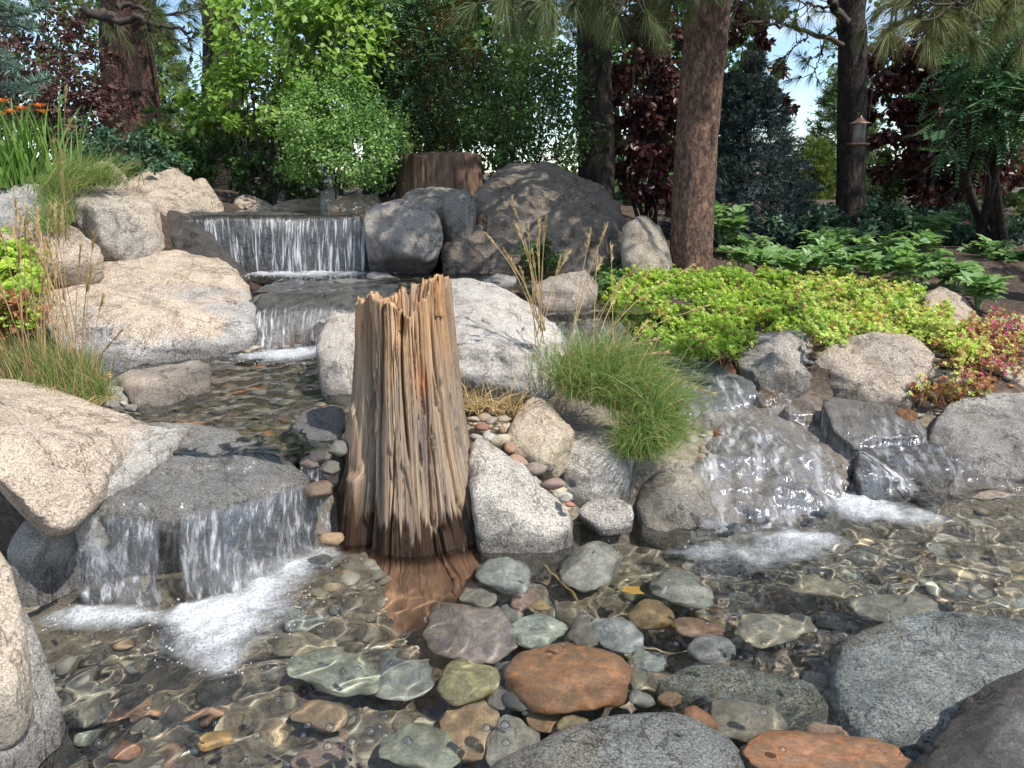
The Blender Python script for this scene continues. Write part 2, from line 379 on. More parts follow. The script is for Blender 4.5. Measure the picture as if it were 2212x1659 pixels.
M = dict(
    granite=make_granite(), pebble=make_pebble(), water=make_water(), fall=make_fall('falling_water', .525, .62, .92, .03, .08),
    clearfall=make_fall('clear_falling_water', .51, .61, .95, .05, .35), film=make_fall('sliding_water_film', .50, .72, .92, .016, .30), froth=make_froth(), foam=make_foam(), bubble=make_bubble(), ground=make_ground(), wood=make_wood(),  # glints on the clear fall and the film are painted as white patches
    bark_red=make_bark('red_pine_bark', (.17, .088, .058), (.025, .015, .012), 5, 1.6, .04),
    bark_pine=make_bark('pine_bark', (.32, .19, .13), (.085, .052, .038), 19, 9, .012),
    bark_dark=make_bark('dark_bark', (.085, .06, .048), (.018, .013, .011), 9, 3.5, .02),
    twig=make_plain('twig_bark', (.055, .042, .032), .85),
    bright=make_leaf('bright_green_leaf', (.12, .23, .05), (.36, .54, .12), .45),
    bush=make_leaf('fine_green_leaf', (.12, .24, .07), (.36, .55, .18), .42),
    rowan=make_leaf('rowan_leaf', (.07, .16, .075), (.17, .32, .15), .38),
    dark=make_leaf('dark_green_leaf', (.06, .13, .04), (.15, .26, .08), .4),
    spirea=make_leaf('spirea_leaf', (.06, .08, .025), (.13, .10, .035), .3, .5, (.20, .075, .03)),
    maroon=make_leaf('maroon_leaf', (.06, .022, .022), (.13, .05, .042), .35, .35),
    barberry=make_leaf('barberry_leaf', (.07, .038, .032), (.15, .075, .065), .25, .6),
    bluegreen=make_leaf('blue_green_leaf', (.045, .10, .06), (.09, .17, .10), .3),
    far=make_leaf('far_tree_leaf', (.07, .12, .04), (.17, .22, .07), .35),
    yellowfir=make_leaf('yellow_green_needle', (.10, .15, .035), (.20, .26, .06), .35),
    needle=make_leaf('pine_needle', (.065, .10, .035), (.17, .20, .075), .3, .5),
    sunlit_needle=make_leaf('sunlit_pine_needle', (.09, .125, .04), (.26, .26, .10), .3, .5),  # pine needles again, lighter and yellower: sunlight put into the colour
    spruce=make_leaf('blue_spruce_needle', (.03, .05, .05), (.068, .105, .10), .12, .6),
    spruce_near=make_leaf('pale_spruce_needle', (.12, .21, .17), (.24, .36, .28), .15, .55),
    lily=make_leaf('daylily_leaf', (.09, .20, .035), (.22, .36, .08), .4),
    orange=make_leaf('orange_petal', (.55, .13, .03), (.75, .24, .06), .35),
    grass=make_leaf('green_grass', (.11, .21, .05), (.33, .44, .15), .45),
    straw=make_leaf('dry_straw', (.40, .27, .12), (.68, .52, .28), .3, .6),
    sedum=make_leaf('sedum_leaf', (.16, .33, .04), (.58, .72, .12), .42, .4),
    sedum_pale=make_leaf('pale_sedum_leaf', (.30, .44, .09), (.66, .72, .22), .38, .4, (.56, .30, .16)),
    sedum_red=make_leaf('red_sedum_leaf', (.36, .12, .07), (.50, .27, .13), .3, .4),
    pink=make_leaf('pink_sedum_flower', (.45, .06, .16), (.60, .16, .28), .3, .5),
    peony=make_leaf('peony_leaf', (.15, .29, .11), (.34, .50, .21), .42, .4),
    goldleaf=make_leaf('yellow_leaf', (.55, .30, .06), (.70, .42, .12), .2),
    copper=make_plain('copper', (.24, .14, .105), .45, .6), glass=make_plain('feeder_glass', (.35, .36, .34), .1),
    iron=make_plain('black_iron', (.02, .02, .022), .5, .3),
    wall=make_plain('house_wall', (.42, .43, .45), .8), roof=make_plain('house_roof', (.16, .165, .18), .85, 0, .2, 4),
    roofbrown=make_plain('brown_shingle', (.14, .10, .075), .85), pane=make_plain('window_pane', (.06, .07, .08), .1),
)

# ------------------------------------------------------------------ ground
GP = np.array([  # x, y, z control points of the terrain
    (-1.4, 1.4, -.32), (-.7, 1.3, -.34), (0, 1.3, -.34), (.8, 1.3, -.33), (1.5, 1.4, -.3), (2.2, 1.6, -.25),
    (-1.3, 1.9, -.30), (-.6, 2.0, -.36), (.2, 2.0, -.36), (1.0, 2.0, -.36), (1.8, 2.1, -.28), (-.9, 2.35, -.3), (-.2, 2.6, -.36),
    (.5, 2.6, -.36), (1.0, 2.7, -.33), (1.4, 2.6, -.26), (1.9, 2.6, -.17), (2.4, 2.6, -.15), (2.0, 3.1, -.14), (2.6, 3.1, -.12),
    (-.2, 3.0, -.3), (.4, 2.95, -.2), (1.0, 3.1, -.28), (1.5, 3.2, -.2),
    (-2.4, 1.2, .1), (-2.3, 1.9, .25), (-2.2, 2.5, .2), (-2.6, 3.2, .45), (-1.0, .4, .0), (0, .4, 0), (1, .4, 0), (2.2, .6, .1), (3.2, 1.4, .2), (3.6, 2.5, .4), (3.4, 3.4, .35),
    (-1.3, 2.75, 0.), (-.75, 2.85, -.1), (-1.7, 2.6, .0), (-1.4, 3.4, .26), (-.9, 3.4, .26), (-.7, 3.2, .2), (-1.2, 4.0, .28), (-.7, 4.0, .28), (-.9, 4.6, .28), (-2.0, 3.7, .35), (-2.2, 4.3, .25), (-1.9, 5.0, .4), (-2.5, 4.6, .4),
    (-.1, 3.7, .2), (.2, 3.35, .12), (.5, 3.6, .2), (.8, 3.8, .18), (0, 4.3, .3), (-.2, 4.8, .5),
    (-1.0, 5.3, .55), (-.3, 5.5, .55), (.4, 5.3, .52), (.8, 4.9, .38), (-1.5, 5.8, .56), (-.9, 6.1, .56), (-.2, 6.0, .56),
    (1.1, 4.4, .16), (1.5, 4.0, .08), (1.9, 3.8, .05), (2.3, 3.7, .05), (2.8, 3.8, .2),
    (-2.7, 5.2, .6), (-2.0, 5.9, .5), (-2.3, 6.2, .6), (-1.8, 6.25, .5), (-3.3, 5.4, 1.1), (-3.0, 6.2, 1.22), (-2.2, 6.9, .97), (-1.5, 6.9, .97), (-.9, 6.9, .97), (-1.5, 7.6, 1.05), (-2.8, 7.6, 1.2), (-1, 8.2, 1.25),
    (.2, 6.7, .6), (.9, 6.6, .62), (.4, 7.5, 1.0), (1.3, 7.2, .85), (1.75, 6.6, .62), (1.2, 5.6, .62), (1.5, 5.0, .5), (1.9, 5.5, .6), (2.4, 5.3, .56), (2.0, 4.6, .42), (2.6, 4.6, .42), (3.2, 5.0, .5), (3.0, 6.0, .62),
    (2.6, 7.5, .72), (4, 7.5, .75), (5.5, 7, .8), (3, 10, .85), (0, 10, 1.2), (-4, 9, 1.3), (-5, 6, 1.3), (-4, 4, 1.0), (-3.5, 2.5, .6), (5, 4, .7),
    (0, 16, 1.3), (6, 14, 1.0), (-7, 14, 1.4), (0, 40, 1.0), (30, 40, .8), (-30, 40, 1.0), (0, 200, .5), (150, 200, .5), (-150, 200, .5), (0, -10, .2), (12, 0, .5), (-12, 0, .6)])
def ground_z(x, y):
    x = np.asarray(x, float).ravel(); y = np.asarray(y, float).ravel()
    d2 = (x[:, None] - GP[:, 0]) ** 2 + (y[:, None] - GP[:, 1]) ** 2 + .004
    w = d2 ** -2.0
    return (w * GP[:, 2]).sum(1) / w.sum(1)
def axis(segs):
    out = []
    for a, b, n in segs: out += list(np.linspace(a, b, n, endpoint=False))
    return np.array(out + [segs[-1][1]])
gx = axis([(-400, -20, 14), (-20, -5, 22), (-5, 5, 180), (5, 20, 22), (20, 400, 14)])
gy = axis([(-30, .4, 12), (.4, 9.5, 160), (9.5, 30, 34), (30, 600, 20)])
X, Y = np.meshgrid(gx, gy)
Z = ground_z(X, Y).reshape(X.shape)
Z += (.025 * fbm(np.stack([X.ravel() * 5, Y.ravel() * 5, 0 * X.ravel()], 1), 3, 4)).reshape(X.shape)
GV = np.stack([X, Y, Z], -1).reshape(-1, 3)
bedm = sstep(.35, .15, GV[:, 2]) * sstep(-3, -2.4, GV[:, 0]) * sstep(3.4, 3.0, GV[:, 0]) * sstep(.6, .9, GV[:, 1])
ground = link('ground', mesh_np('ground', GV, grid_faces(len(gx), len(gy)), M['ground'], True, {'bed': bedm}), recv=True)
tag(ground, kind='structure')

# ------------------------------------------------------------------ rocks
ICO = {}
def ico(s):
    if s not in ICO:
        bm = bmesh.new(); bmesh.ops.create_icosphere(bm, subdivisions=s, radius=1)
        ICO[s] = (np.array([v.co[:] for v in bm.verts]), np.array([[v.index for v in f.verts] for f in bm.faces])); bm.free()
    return ICO[s]
def hull_planes(P):
    bm = bmesh.new()
    for p in P: bm.verts.new(p)
    r = bmesh.ops.convex_hull(bm, input=bm.verts)
    bm.faces.ensure_lookup_table(); bm.normal_update()
    out = []
    cen = np.mean([v.co[:] for f in bm.faces for v in f.verts], 0)
    for f in bm.faces:
        n = np.array(f.normal[:]); d = float(n @ np.array(f.verts[0].co[:]))
        if n @ cen > d: n, d = -n, -d
        if f.calc_area() < 1e-6: continue
        for (m, e) in out:
            if m @ n > .995 and abs(e - d) < .02: break
        else: out.append((n, d))
    bm.free()
    return out
def vnormals(V, F):
    n = np.cross(V[F[:, 1]] - V[F[:, 0]], V[F[:, 2]] - V[F[:, 0]])
    o = np.zeros_like(V)
    for k in range(F.shape[1]): np.add.at(o, F[:, k], n)
    return unit(o)
ROCKS = {}
def boulder(key, label, pts, back=.35, sink=.15, sub=5, p=24, amp=.03, col=(.40, .395, .385), warm=None, wet=None, chips=5, crack=.0, seed=None, name='boulder', cat='boulder', group=None, loq=.45, contract=.8):
    seed = seed if seed is not None else (sum(ord(c) * (i + 3) for i, c in enumerate(key)) % 997)
    rng = np.random.default_rng(seed)
    P = np.array([at(*q) for q in pts])
    if key not in ('F', 'I', 'J', 'W'): sub = min(sub, 5 if np.ptp([q[0] for q in pts]) > 205 or key in ('P', 'AA', 'AB', 'Z', 'AH') else 4)
    ctr = P.mean(0)
    dist = np.linalg.norm(P - CAM, axis=1, keepdims=True)
    B = CAM + (P - CAM) * (1 + back / dist); bc = B.mean(0)
    B = bc + (B - bc) * contract; B[:, 2] -= .12 * back
    lo = P[P[:, 2] < np.quantile(P[:, 2], loq)].copy()
    lo[:, 2] -= sink; lc = lo.mean(0); lo = lc + (lo - lc) * .95
    lob = B.copy(); lob[:, 2] -= sink
    A = np.concatenate([P, B, lo, lob])
    cen = A.mean(0); S = (A.max(0) - A.min(0)) / 2
    Q = (A - cen) / S
    pl = hull_planes(Q)
    size = float(S.max())
    for k in range(chips + 4):
        n = unit(np.array([rng.normal(0, .55), -rng.uniform(.3, 1), rng.uniform(-.25, .9)])) if k % 2 else unit(rng.normal(size=3)); h = (Q @ n).max(); pl.append((n, h * (rng.uniform(.76, .93) if k % 2 else rng.uniform(.93, .985))))
    D, F = ico(sub)
    nrm = np.array([a for a, _ in pl]); dd = np.array([b for _, b in pl])
    g = np.maximum(D @ nrm.T, 0) / np.maximum(dd, .05)
    p = p * 2.4
    r = (g ** p).sum(1) ** (-1 / p) * 1.02
    V = D * r[:, None] * S
    W = V + cen
    rad = unit(V)
    sz = float(np.cbrt(S.prod()))
    so_ = seed * 1.37
    n1 = fbm(W * (1.3 / sz) + so_, seed, 3); n2 = fbm(W * (4.2 / sz) + so_, seed + 5, 4); n3 = fbm(W * 26 + so_, seed + 9, 3)
    V = V + rad * (sz * amp * (1.0 * n1 + 1.5 * (.40 - 2.2 * np.abs(n2)) + .4 * n2) + .006 * n3)[:, None]
    # broken facets: a few random shallow planes of fracture
    fc = np.zeros(len(W)); fq = W * (2.6 / sz) + so_
    for k_ in range(3):
        cell = np.floor(fq + .35 * fbm(fq * .9, seed + 60 + k_, 2)[:, None] + k_ * .37)
        fc += hsh(cell[:, 0].astype(np.int64), cell[:, 1].astype(np.int64), cell[:, 2].astype(np.int64), seed + k_) - .5
    V = V + rad * (sz * amp * .8 * fc)[:, None]
    # ledges: small steps where noise bands meet
    lb = fbm(W * (2.3 / sz) + so_ + 40, seed + 21, 3)
    V = V - rad * (sz * amp * .7 * sstep(.08, .12, lb))[:, None]
    crack = max(crack, .007 if sub >= 5 else 0)
    if crack:
        c = np.abs(fbm(W * (1.5 / sz) * np.array([1, 1, 1.8]) + so_ + 9, seed + 31, 4))
        V = V - rad * (crack * np.exp(-(c / .018) ** 2))[:, None]
    base = np.array([cen[0], cen[1], cen[2] - S[2]])
    W = V + cen; N_ = vnormals(W, F)
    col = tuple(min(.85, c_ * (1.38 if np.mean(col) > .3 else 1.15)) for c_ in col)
    cc = np.tile(np.array(col), (len(W), 1))
    bl = fbm(W * 2.2 + so_, seed + 50, 4)
    cc *= (1 + .22 * bl)[:, None] * np.array([1.04, 1.0, .94])
    if warm is not None:
        w = warm(W, N_, bl) if callable(warm) else np.full(len(W), warm) * sstep(-.25, .35, bl + .6 * (N_[:, 2] - .3))
        tgt = np.array([.53, .43, .335]) * (np.mean(col) / .40)
        cc = cc * (1 - w[:, None]) + tgt * w[:, None] * (1 + .15 * bl)[:, None]
    wt = np.zeros(len(W)) if wet is None else np.clip(wet(W, N_, bl), 0, 1)
    me = mesh_np(name, W - base, F, M['granite'], True, {'col': cc, 'wet': wt, 'spk': np.full(len(W), rng.uniform(.4, .95))})
    o = link(name, me, loc=base, recv=True)
    tag(o, label, cat, group)
    ROCKS[key] = (W, F)
    return o
def wl_wet(z0, h=.05):
    """a wet band just above the water level z0"""
    return lambda W, N_, bl: sstep(z0 + h + .07, z0 + h + .02, W[:, 2] + .06 * bl)
def all_wet(k=1.0):
    return lambda W, N_, bl: np.full(len(W), k)

GREY = (.40, .395, .385); PALE = (.50, .49, .47); TAN = (.45, .39, .325); DARK = (.20, .20, .20); BROWN = (.24, .21, .18)

# --- left bank
boulder('A', 'small rounded tan boulder beside the daylily clump, behind the larger bank boulders', [(182, 385, 6.5), (203, 352, 6.7), (240, 346, 6.7), (272, 376, 6.6), (278, 405, 6.4), (195, 410, 6.4)], .4, .3, col=TAN, warm=.5)
boulder('B', 'broad grey-tan boulder at the left end of the top pool under the shrubs', [(262, 400, 6.7), (275, 372, 6.9), (338, 360, 7.1), (385, 366, 7.1), (432, 400, 6.9), (488, 448, 6.6), (400, 458, 6.5), (300, 450, 6.4)], .6, .25, col=TAN, warm=.35, crack=.01)
boulder('B2', 'sloping tan boulder behind the broad boulder at the left end of the top pool', [(395, 400, 7.2), (415, 378, 7.4), (445, 388, 7.4), (482, 440, 7.2), (470, 450, 7.1)], .5, .25, col=TAN, warm=.6)
boulder('C', 'grey boulder under the daylilies with a dark seam across its face', [(-40, 400, 5.6), (30, 383, 5.7), (75, 394, 5.7), (116, 407, 5.6), (120, 468, 5.3), (92, 482, 5.25), (30, 490, 5.2), (-40, 480, 5.2), (60, 440, 5.25)], .5, .25, crack=.012)
boulder('D', 'big upright grey granite boulder at the left edge of the upper waterfall', [(148, 425, 5.6), (166, 404, 5.8), (248, 406, 5.9), (312, 430, 5.9), (340, 440, 5.95), (354, 522, 5.75), (325, 536, 5.6), (245, 548, 5.4), (213, 522, 5.35), (180, 492, 5.35), (148, 455, 5.4), (312, 450, 5.6), (190, 455, 5.3)], .5, .2, 6, col=(.42, .40, .38), warm=.45, crack=.008,
        wet=lambda W, N_, bl: sstep(-1.88, -1.80, W[:, 0] + .05 * bl) * .85)
boulder('E', 'flat tan boulder lying among dry stalks below the grey bank boulders', [(38, 522, 5.1), (55, 492, 5.3), (82, 480, 5.4), (155, 487, 5.4), (200, 520, 5.2), (222, 537, 5.1), (202, 554, 4.95), (165, 558, 4.9), (100, 540, 4.85), (45, 535, 4.95)], .4, .2, col=TAN, warm=.5)
boulder('E2', 'small tan boulder half hidden at the left among the bank plants', [(-30, 520, 4.9), (5, 500, 5.0), (32, 510, 4.9), (35, 540, 4.75), (-30, 550, 4.7)], .3, .2, col=TAN)
def pinkwarm(W, N_, bl): return sstep(-.05, .10, (W[:, 2] - .62) + .20 * bl + .1 * fbm(W * 7, 4, 3)) * sstep(-.98, -1.12, W[:, 0] - .12 * bl) * .95
boulder('F', 'huge rounded pink-topped granite boulder beside the upper cascades', [(70, 600, 5.1), (95, 562, 5.4), (160, 545, 5.6), (260, 528, 5.75), (370, 538, 5.8), (450, 550, 5.8), (510, 575, 5.7), (540, 625, 5.4), (556, 700, 4.95), (530, 752, 4.75), (440, 780, 4.55), (240, 795, 4.3), (150, 760, 4.3), (90, 690, 4.6),
        (270, 700, 4.45), (380, 715, 4.55), (500, 670, 4.9)], .5, .2, 6, p=16, amp=.022, col=(.44, .44, .45), warm=pinkwarm, crack=.012, chips=2,
        wet=lambda W, N_, bl: np.maximum(sstep(.53, .45, W[:, 2] + .05 * bl), sstep(-1.08, -.95, W[:, 0] - .25 * (W[:, 2] - .6) + .08 * bl)))
boulder('G', 'small notched tan and white boulder standing in the middle pool', [(250, 815, 3.85), (268, 800, 3.95), (350, 804, 4.0), (398, 790, 4.05), (437, 776, 4.1), (454, 790, 4.05), (452, 826, 3.85), (410, 852, 3.7), (340, 877, 3.55), (305, 882, 3.5), (282, 850, 3.6), (300, 838, 3.62), (360, 845, 3.68)], .2, .15, col=(.44, .41, .38), warm=.6, wet=wl_wet(.40, .03))
boulder('H', 'grey boulder wedged under the left grass tuft beside the middle pool', [(225, 850, 3.7), (250, 828, 3.8), (274, 838, 3.8), (280, 880, 3.55), (230, 892, 3.5)], .2, .15, col=GREY)
def leftwarm(W, N_, bl): return sstep(-1.40, -1.55, W[:, 0] + .15 * bl + .25 * (W[:, 1] - 2.6)) * .9
boulder('I', 'large warm tan boulder overhanging a dark hollow beside the lower waterfall', [(-60, 812, 3.3), (90, 826, 3.45), (150, 848, 3.4), (232, 880, 3.3), (318, 912, 3.15), (326, 926, 3.05), (258, 972, 2.8), (176, 1030, 2.5), (160, 1062, 2.4), (140, 1084, 2.36), (90, 1090, 2.33), (40, 1078, 2.3), (-60, 1050, 2.3), (-60, 930, 2.5), (110, 990, 2.45)], .35, .12, 6, p=18, amp=.02, col=(.50, .475, .44), warm=leftwarm, crack=.006,
        wet=lambda W, N_, bl: np.zeros(len(W)))
def slabwet(W, N_, bl): return sstep(-1.75, -1.5, W[:, 0] + .12 * bl) * (1 - .25 * sstep(.1, .5, bl))
boulder('J', 'thin wet granite ledge forming the lip of the lower waterfall', [(300, 905, 3.2), (400, 905, 3.25), (490, 915, 3.2), (600, 960, 3.05), (650, 1000, 2.95), (684, 1050, 2.9), (690, 1180, 2.98), (120, 1085, 2.56), (240, 1107, 2.53), (330, 1110, 2.53), (420, 1102, 2.55), (500, 1086, 2.62), (600, 1050, 2.76), (650, 1030, 2.86),
        (130, 1130, 2.58), (330, 1150, 2.56), (500, 1128, 2.66), (640, 1075, 2.85), (150, 1270, 2.85), (350, 1265, 2.86), (550, 1215, 3.0)], .1, .2, 6, p=9, amp=.018, col=(.46, .46, .45), wet=slabwet, chips=-2, loq=.12)
boulder('I2', 'pale mineral-crusted granite apron between the large tan boulder and the wet ledge', [(170, 1012, 2.66), (240, 968, 2.88), (318, 922, 3.12), (410, 925, 3.1), (350, 985, 2.85), (250, 1050, 2.64), (175, 1095, 2.54), (140, 1080, 2.5)], .15, .2, 5, amp=.03, col=(.50, .49, .47), wet=lambda W, N_, bl: .8 * sstep(-1.48, -1.32, W[:, 0] + .1 * bl + .25 * (2.8 - W[:, 1])))
boulder('J2', 'pale dry granite block under the left end of the wet ledge', [(12, 1190, 2.46), (45, 1130, 2.55), (120, 1085, 2.62), (160, 1110, 2.58), (170, 1200, 2.58), (140, 1290, 2.53), (95, 1345, 2.45), (30, 1340, 2.42), (80, 1180, 2.46)], .2, .2, 5, amp=.03, col=(.44, .435, .42), wet=wl_wet(0, .12))
boulder('K1', 'rounded tan boulder on top of the grey one at the pool edge near the hollow', [(-60, 1160, 1.9), (5, 1180, 1.95), (22, 1215, 1.9), (46, 1300, 1.82), (62, 1420, 1.72), (52, 1500, 1.65), (10, 1555, 1.6), (-60, 1570, 1.55)], .25, .1, 5, p=14, amp=.015, col=(.50, .46, .40), warm=.8)
boulder('K2', 'grey boulder rising out of the pool below the rounded tan one', [(20, 1290, 1.98), (55, 1305, 1.97), (92, 1400, 1.9), (130, 1530, 1.8), (132, 1580, 1.76), (95, 1650, 1.7), (-60, 1760, 1.5), (-60, 1400, 1.7)], .2, .3, 5, p=18, col=(.40, .395, .385), wet=wl_wet(0, .05))

# --- upper fall
boulder('N', 'wide dark wet ledge of rock behind the upper waterfall', [(362, 452, 6.7), (372, 476, 6.45), (480, 470, 6.42), (640, 471, 6.42), (792, 468, 6.42), (800, 590, 6.38), (380, 600, 6.38), (560, 530, 6.40)], .25, .1, 5, p=30, amp=.035, col=(.17, .17, .165), wet=all_wet(.9))
for key, lab, pts, col in (
    ('O1', 'low brown boulder at the back of the top pool, left of the bare soil gap', [(498, 446, 7.4), (505, 426, 7.6), (535, 420, 7.7), (590, 440, 7.5), (588, 452, 7.4)], TAN),
    ('O2', 'long low tan boulder at the back of the top pool under the round bush', [(575, 448, 7.4), (620, 434, 7.6), (695, 424, 7.8), (712, 446, 7.5), (640, 455, 7.35)], (.42, .35, .28)),
    ('O3', 'small upright grey stone between two tan boulders behind the top pool', [(690, 445, 7.3), (692, 415, 7.4), (722, 397, 7.5), (736, 412, 7.4), (730, 442, 7.3)], GREY),
    ('O4', 'tan boulder next to the small upright stone behind the top pool', [(705, 448, 7.2), (715, 428, 7.4), (760, 418, 7.5), (815, 420, 7.4), (838, 450, 7.2), (770, 455, 7.1)], (.45, .37, .29))):
    boulder(key, lab, pts, .3, .25, 4, col=col, warm=.3)
boulder('DS', 'small brown wet stone tucked beside the upright granite boulder at the fall', [(324, 528, 5.75), (334, 515, 5.8), (358, 516, 5.8), (366, 530, 5.75), (350, 540, 5.7)], .1, .1, 4, col=(.20, .13, .08), wet=all_wet(.6), p=10)
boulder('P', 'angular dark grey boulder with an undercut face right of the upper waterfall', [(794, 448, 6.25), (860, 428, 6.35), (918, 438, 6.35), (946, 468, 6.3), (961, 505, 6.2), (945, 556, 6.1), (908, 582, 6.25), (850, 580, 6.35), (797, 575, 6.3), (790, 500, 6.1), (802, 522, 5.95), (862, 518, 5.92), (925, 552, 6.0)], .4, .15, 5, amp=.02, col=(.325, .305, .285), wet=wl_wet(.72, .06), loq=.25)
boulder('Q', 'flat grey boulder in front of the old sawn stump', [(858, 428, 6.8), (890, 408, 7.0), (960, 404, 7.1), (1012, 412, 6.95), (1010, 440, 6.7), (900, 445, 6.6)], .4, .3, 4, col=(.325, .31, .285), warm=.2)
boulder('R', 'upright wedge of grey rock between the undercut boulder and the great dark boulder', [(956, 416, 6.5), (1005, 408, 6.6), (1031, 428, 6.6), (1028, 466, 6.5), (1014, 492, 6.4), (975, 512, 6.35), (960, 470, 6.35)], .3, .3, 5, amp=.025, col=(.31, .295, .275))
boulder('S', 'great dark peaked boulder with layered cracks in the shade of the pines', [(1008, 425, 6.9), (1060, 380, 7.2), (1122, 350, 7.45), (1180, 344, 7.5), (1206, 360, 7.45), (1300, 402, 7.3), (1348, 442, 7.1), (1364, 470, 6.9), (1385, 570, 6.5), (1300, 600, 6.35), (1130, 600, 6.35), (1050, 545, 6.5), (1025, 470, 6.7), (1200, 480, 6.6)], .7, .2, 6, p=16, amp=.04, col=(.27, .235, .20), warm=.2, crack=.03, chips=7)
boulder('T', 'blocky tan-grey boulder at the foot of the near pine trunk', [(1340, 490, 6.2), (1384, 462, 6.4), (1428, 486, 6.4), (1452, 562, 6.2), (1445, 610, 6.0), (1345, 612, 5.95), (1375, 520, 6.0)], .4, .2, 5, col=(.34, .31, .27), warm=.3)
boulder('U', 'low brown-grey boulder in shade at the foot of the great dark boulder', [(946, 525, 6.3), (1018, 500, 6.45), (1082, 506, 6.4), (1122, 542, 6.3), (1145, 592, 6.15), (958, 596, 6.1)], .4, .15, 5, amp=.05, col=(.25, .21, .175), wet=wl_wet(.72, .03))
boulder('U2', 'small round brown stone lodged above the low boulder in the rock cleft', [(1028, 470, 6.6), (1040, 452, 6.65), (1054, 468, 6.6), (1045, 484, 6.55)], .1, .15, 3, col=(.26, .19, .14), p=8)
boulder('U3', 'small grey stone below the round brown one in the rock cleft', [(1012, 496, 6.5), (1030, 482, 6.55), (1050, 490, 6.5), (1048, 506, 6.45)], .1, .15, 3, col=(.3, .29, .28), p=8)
boulder('M', 'dark wet rock with trickles at the left end of the upper waterfall', [(345, 455, 6.5), (372, 446, 6.7), (420, 470, 6.45), (470, 520, 6.2), (540, 590, 6.0), (380, 590, 5.95), (345, 540, 6.1), (400, 500, 6.1)], .3, .15, 5, amp=.05, col=(.15, .145, .14), wet=all_wet(.85))
# --- second cascade
boulder('C2', 'rounded wet grey rock that the second cascade spills over', [(545, 640, 5.5), (620, 612, 5.7), (700, 618, 5.65), (780, 600, 5.75), (860, 612, 5.6), (870, 690, 5.2), (700, 680, 5.15), (560, 690, 5.15), (555, 770, 4.95), (680, 775, 4.95), (860, 780, 4.95)], .3, .15, 5, p=14, amp=.03, col=(.34, .335, .33), wet=all_wet(.8))
boulder('C3', 'smooth grey rock breaking the surface of the upper pool', [(775, 612, 5.9), (800, 586, 6.0), (840, 588, 6.0), (868, 612, 5.85), (820, 620, 5.75)], .2, .15, 4, p=12, col=(.36, .36, .355), wet=all_wet(.4))
boulder('V1', 'thin flat grey stone at the edge of the upper pool beside the dry stalks', [(1038, 605, 5.7), (1080, 590, 5.8), (1116, 596, 5.75), (1110, 622, 5.55), (1060, 624, 5.5)], .2, .15, 4, col=(.36, .355, .35))
boulder('V2', 'grey-tan boulder behind the dry stalks at the end of the sedum carpet', [(1146, 618, 5.3), (1198, 592, 5.5), (1270, 578, 5.6), (1294, 600, 5.5), (1284, 645, 5.25), (1232, 670, 5.1), (1160, 668, 5.1), (1185, 640, 5.15)], .35, .2, 5, col=(.34, .31, .285), warm=.35, wet=wl_wet(.58, .02))
boulder('AN', 'dark wet rocks of the side channel behind the grass clump', [(1185, 720, 4.8), (1230, 690, 5.0), (1340, 690, 5.0), (1372, 730, 4.8), (1350, 790, 4.5), (1200, 790, 4.5)], .3, .15, 5, col=(.20, .19, .18), wet=all_wet(.8), amp=.05)
# --- centre island
boulder('X', 'split pale boulder left of the weathered stump', [(683, 735, 3.95), (704, 718, 4.05), (724, 668, 4.3), (765, 666, 4.35), (830, 680, 4.3), (830, 880, 3.75), (742, 884, 3.72), (702, 862, 3.78), (690, 820, 3.8), (745, 745, 3.8)], .3, .12, 5, col=(.45, .43, .41), warm=.25, wet=wl_wet(.36, .03), crack=.02)
boulder('W', 'big white granite boulder with a shadowed undercut behind the weathered stump', [(850, 650, 4.7), (965, 597, 4.95), (1045, 604, 4.95), (1116, 638, 4.8), (1162, 664, 4.7), (1198, 706, 4.5), (1230, 748, 4.3), (1222, 805, 4.1), (1182, 858, 3.95), (1146, 872, 3.92), (1010, 872, 4.25), (930, 860, 4.3), (900, 764, 3.86), (985, 768, 3.82), (1052, 770, 3.80), (1085, 790, 3.80), (1146, 858, 3.84), (1180, 760, 4.0)], .3, .12, 6, p=26, amp=.018, col=(.48, .475, .465), chips=2, warm=.12, loq=.14)
boulder('Y', 'dark wet rock left of the stump at the outlet of the middle pool', [(627, 925, 3.25), (650, 890, 3.4), (700, 874, 3.45), (745, 878, 3.4), (745, 960, 3.05), (700, 968, 3.0), (650, 955, 3.08)], .2, .2, 5, p=12, col=(.24, .24, .245), wet=all_wet(.55))
boulder('Z', 'warm beige boulder in front of the grass clump above the pebbles', [(1092, 930, 3.35), (1112, 895, 3.45), (1150, 856, 3.6), (1172, 860, 3.6), (1212, 897, 3.5), (1240, 927, 3.4), (1236, 948, 3.3), (1190, 992, 3.12), (1160, 992, 3.12), (1105, 972, 3.2), (1192, 936, 3.18), (1145, 930, 3.22)], .2, .12, 5, amp=.025, col=(.50, .44, .35), warm=.7)
boulder('AA', 'pale granite boulder between the beige boulder and the grass clump', [(1188, 965, 3.4), (1230, 936, 3.55), (1312, 921, 3.6), (1356, 930, 3.55), (1372, 968, 3.45), (1362, 1032, 3.26), (1340, 1068, 3.2), (1262, 1080, 3.2), (1224, 1062, 3.22), (1194, 1005, 3.3), (1230, 990, 3.22), (1320, 985, 3.25)], .2, .18, 5, amp=.025, col=(.52, .505, .48), warm=.15, wet=wl_wet(.02, .03))
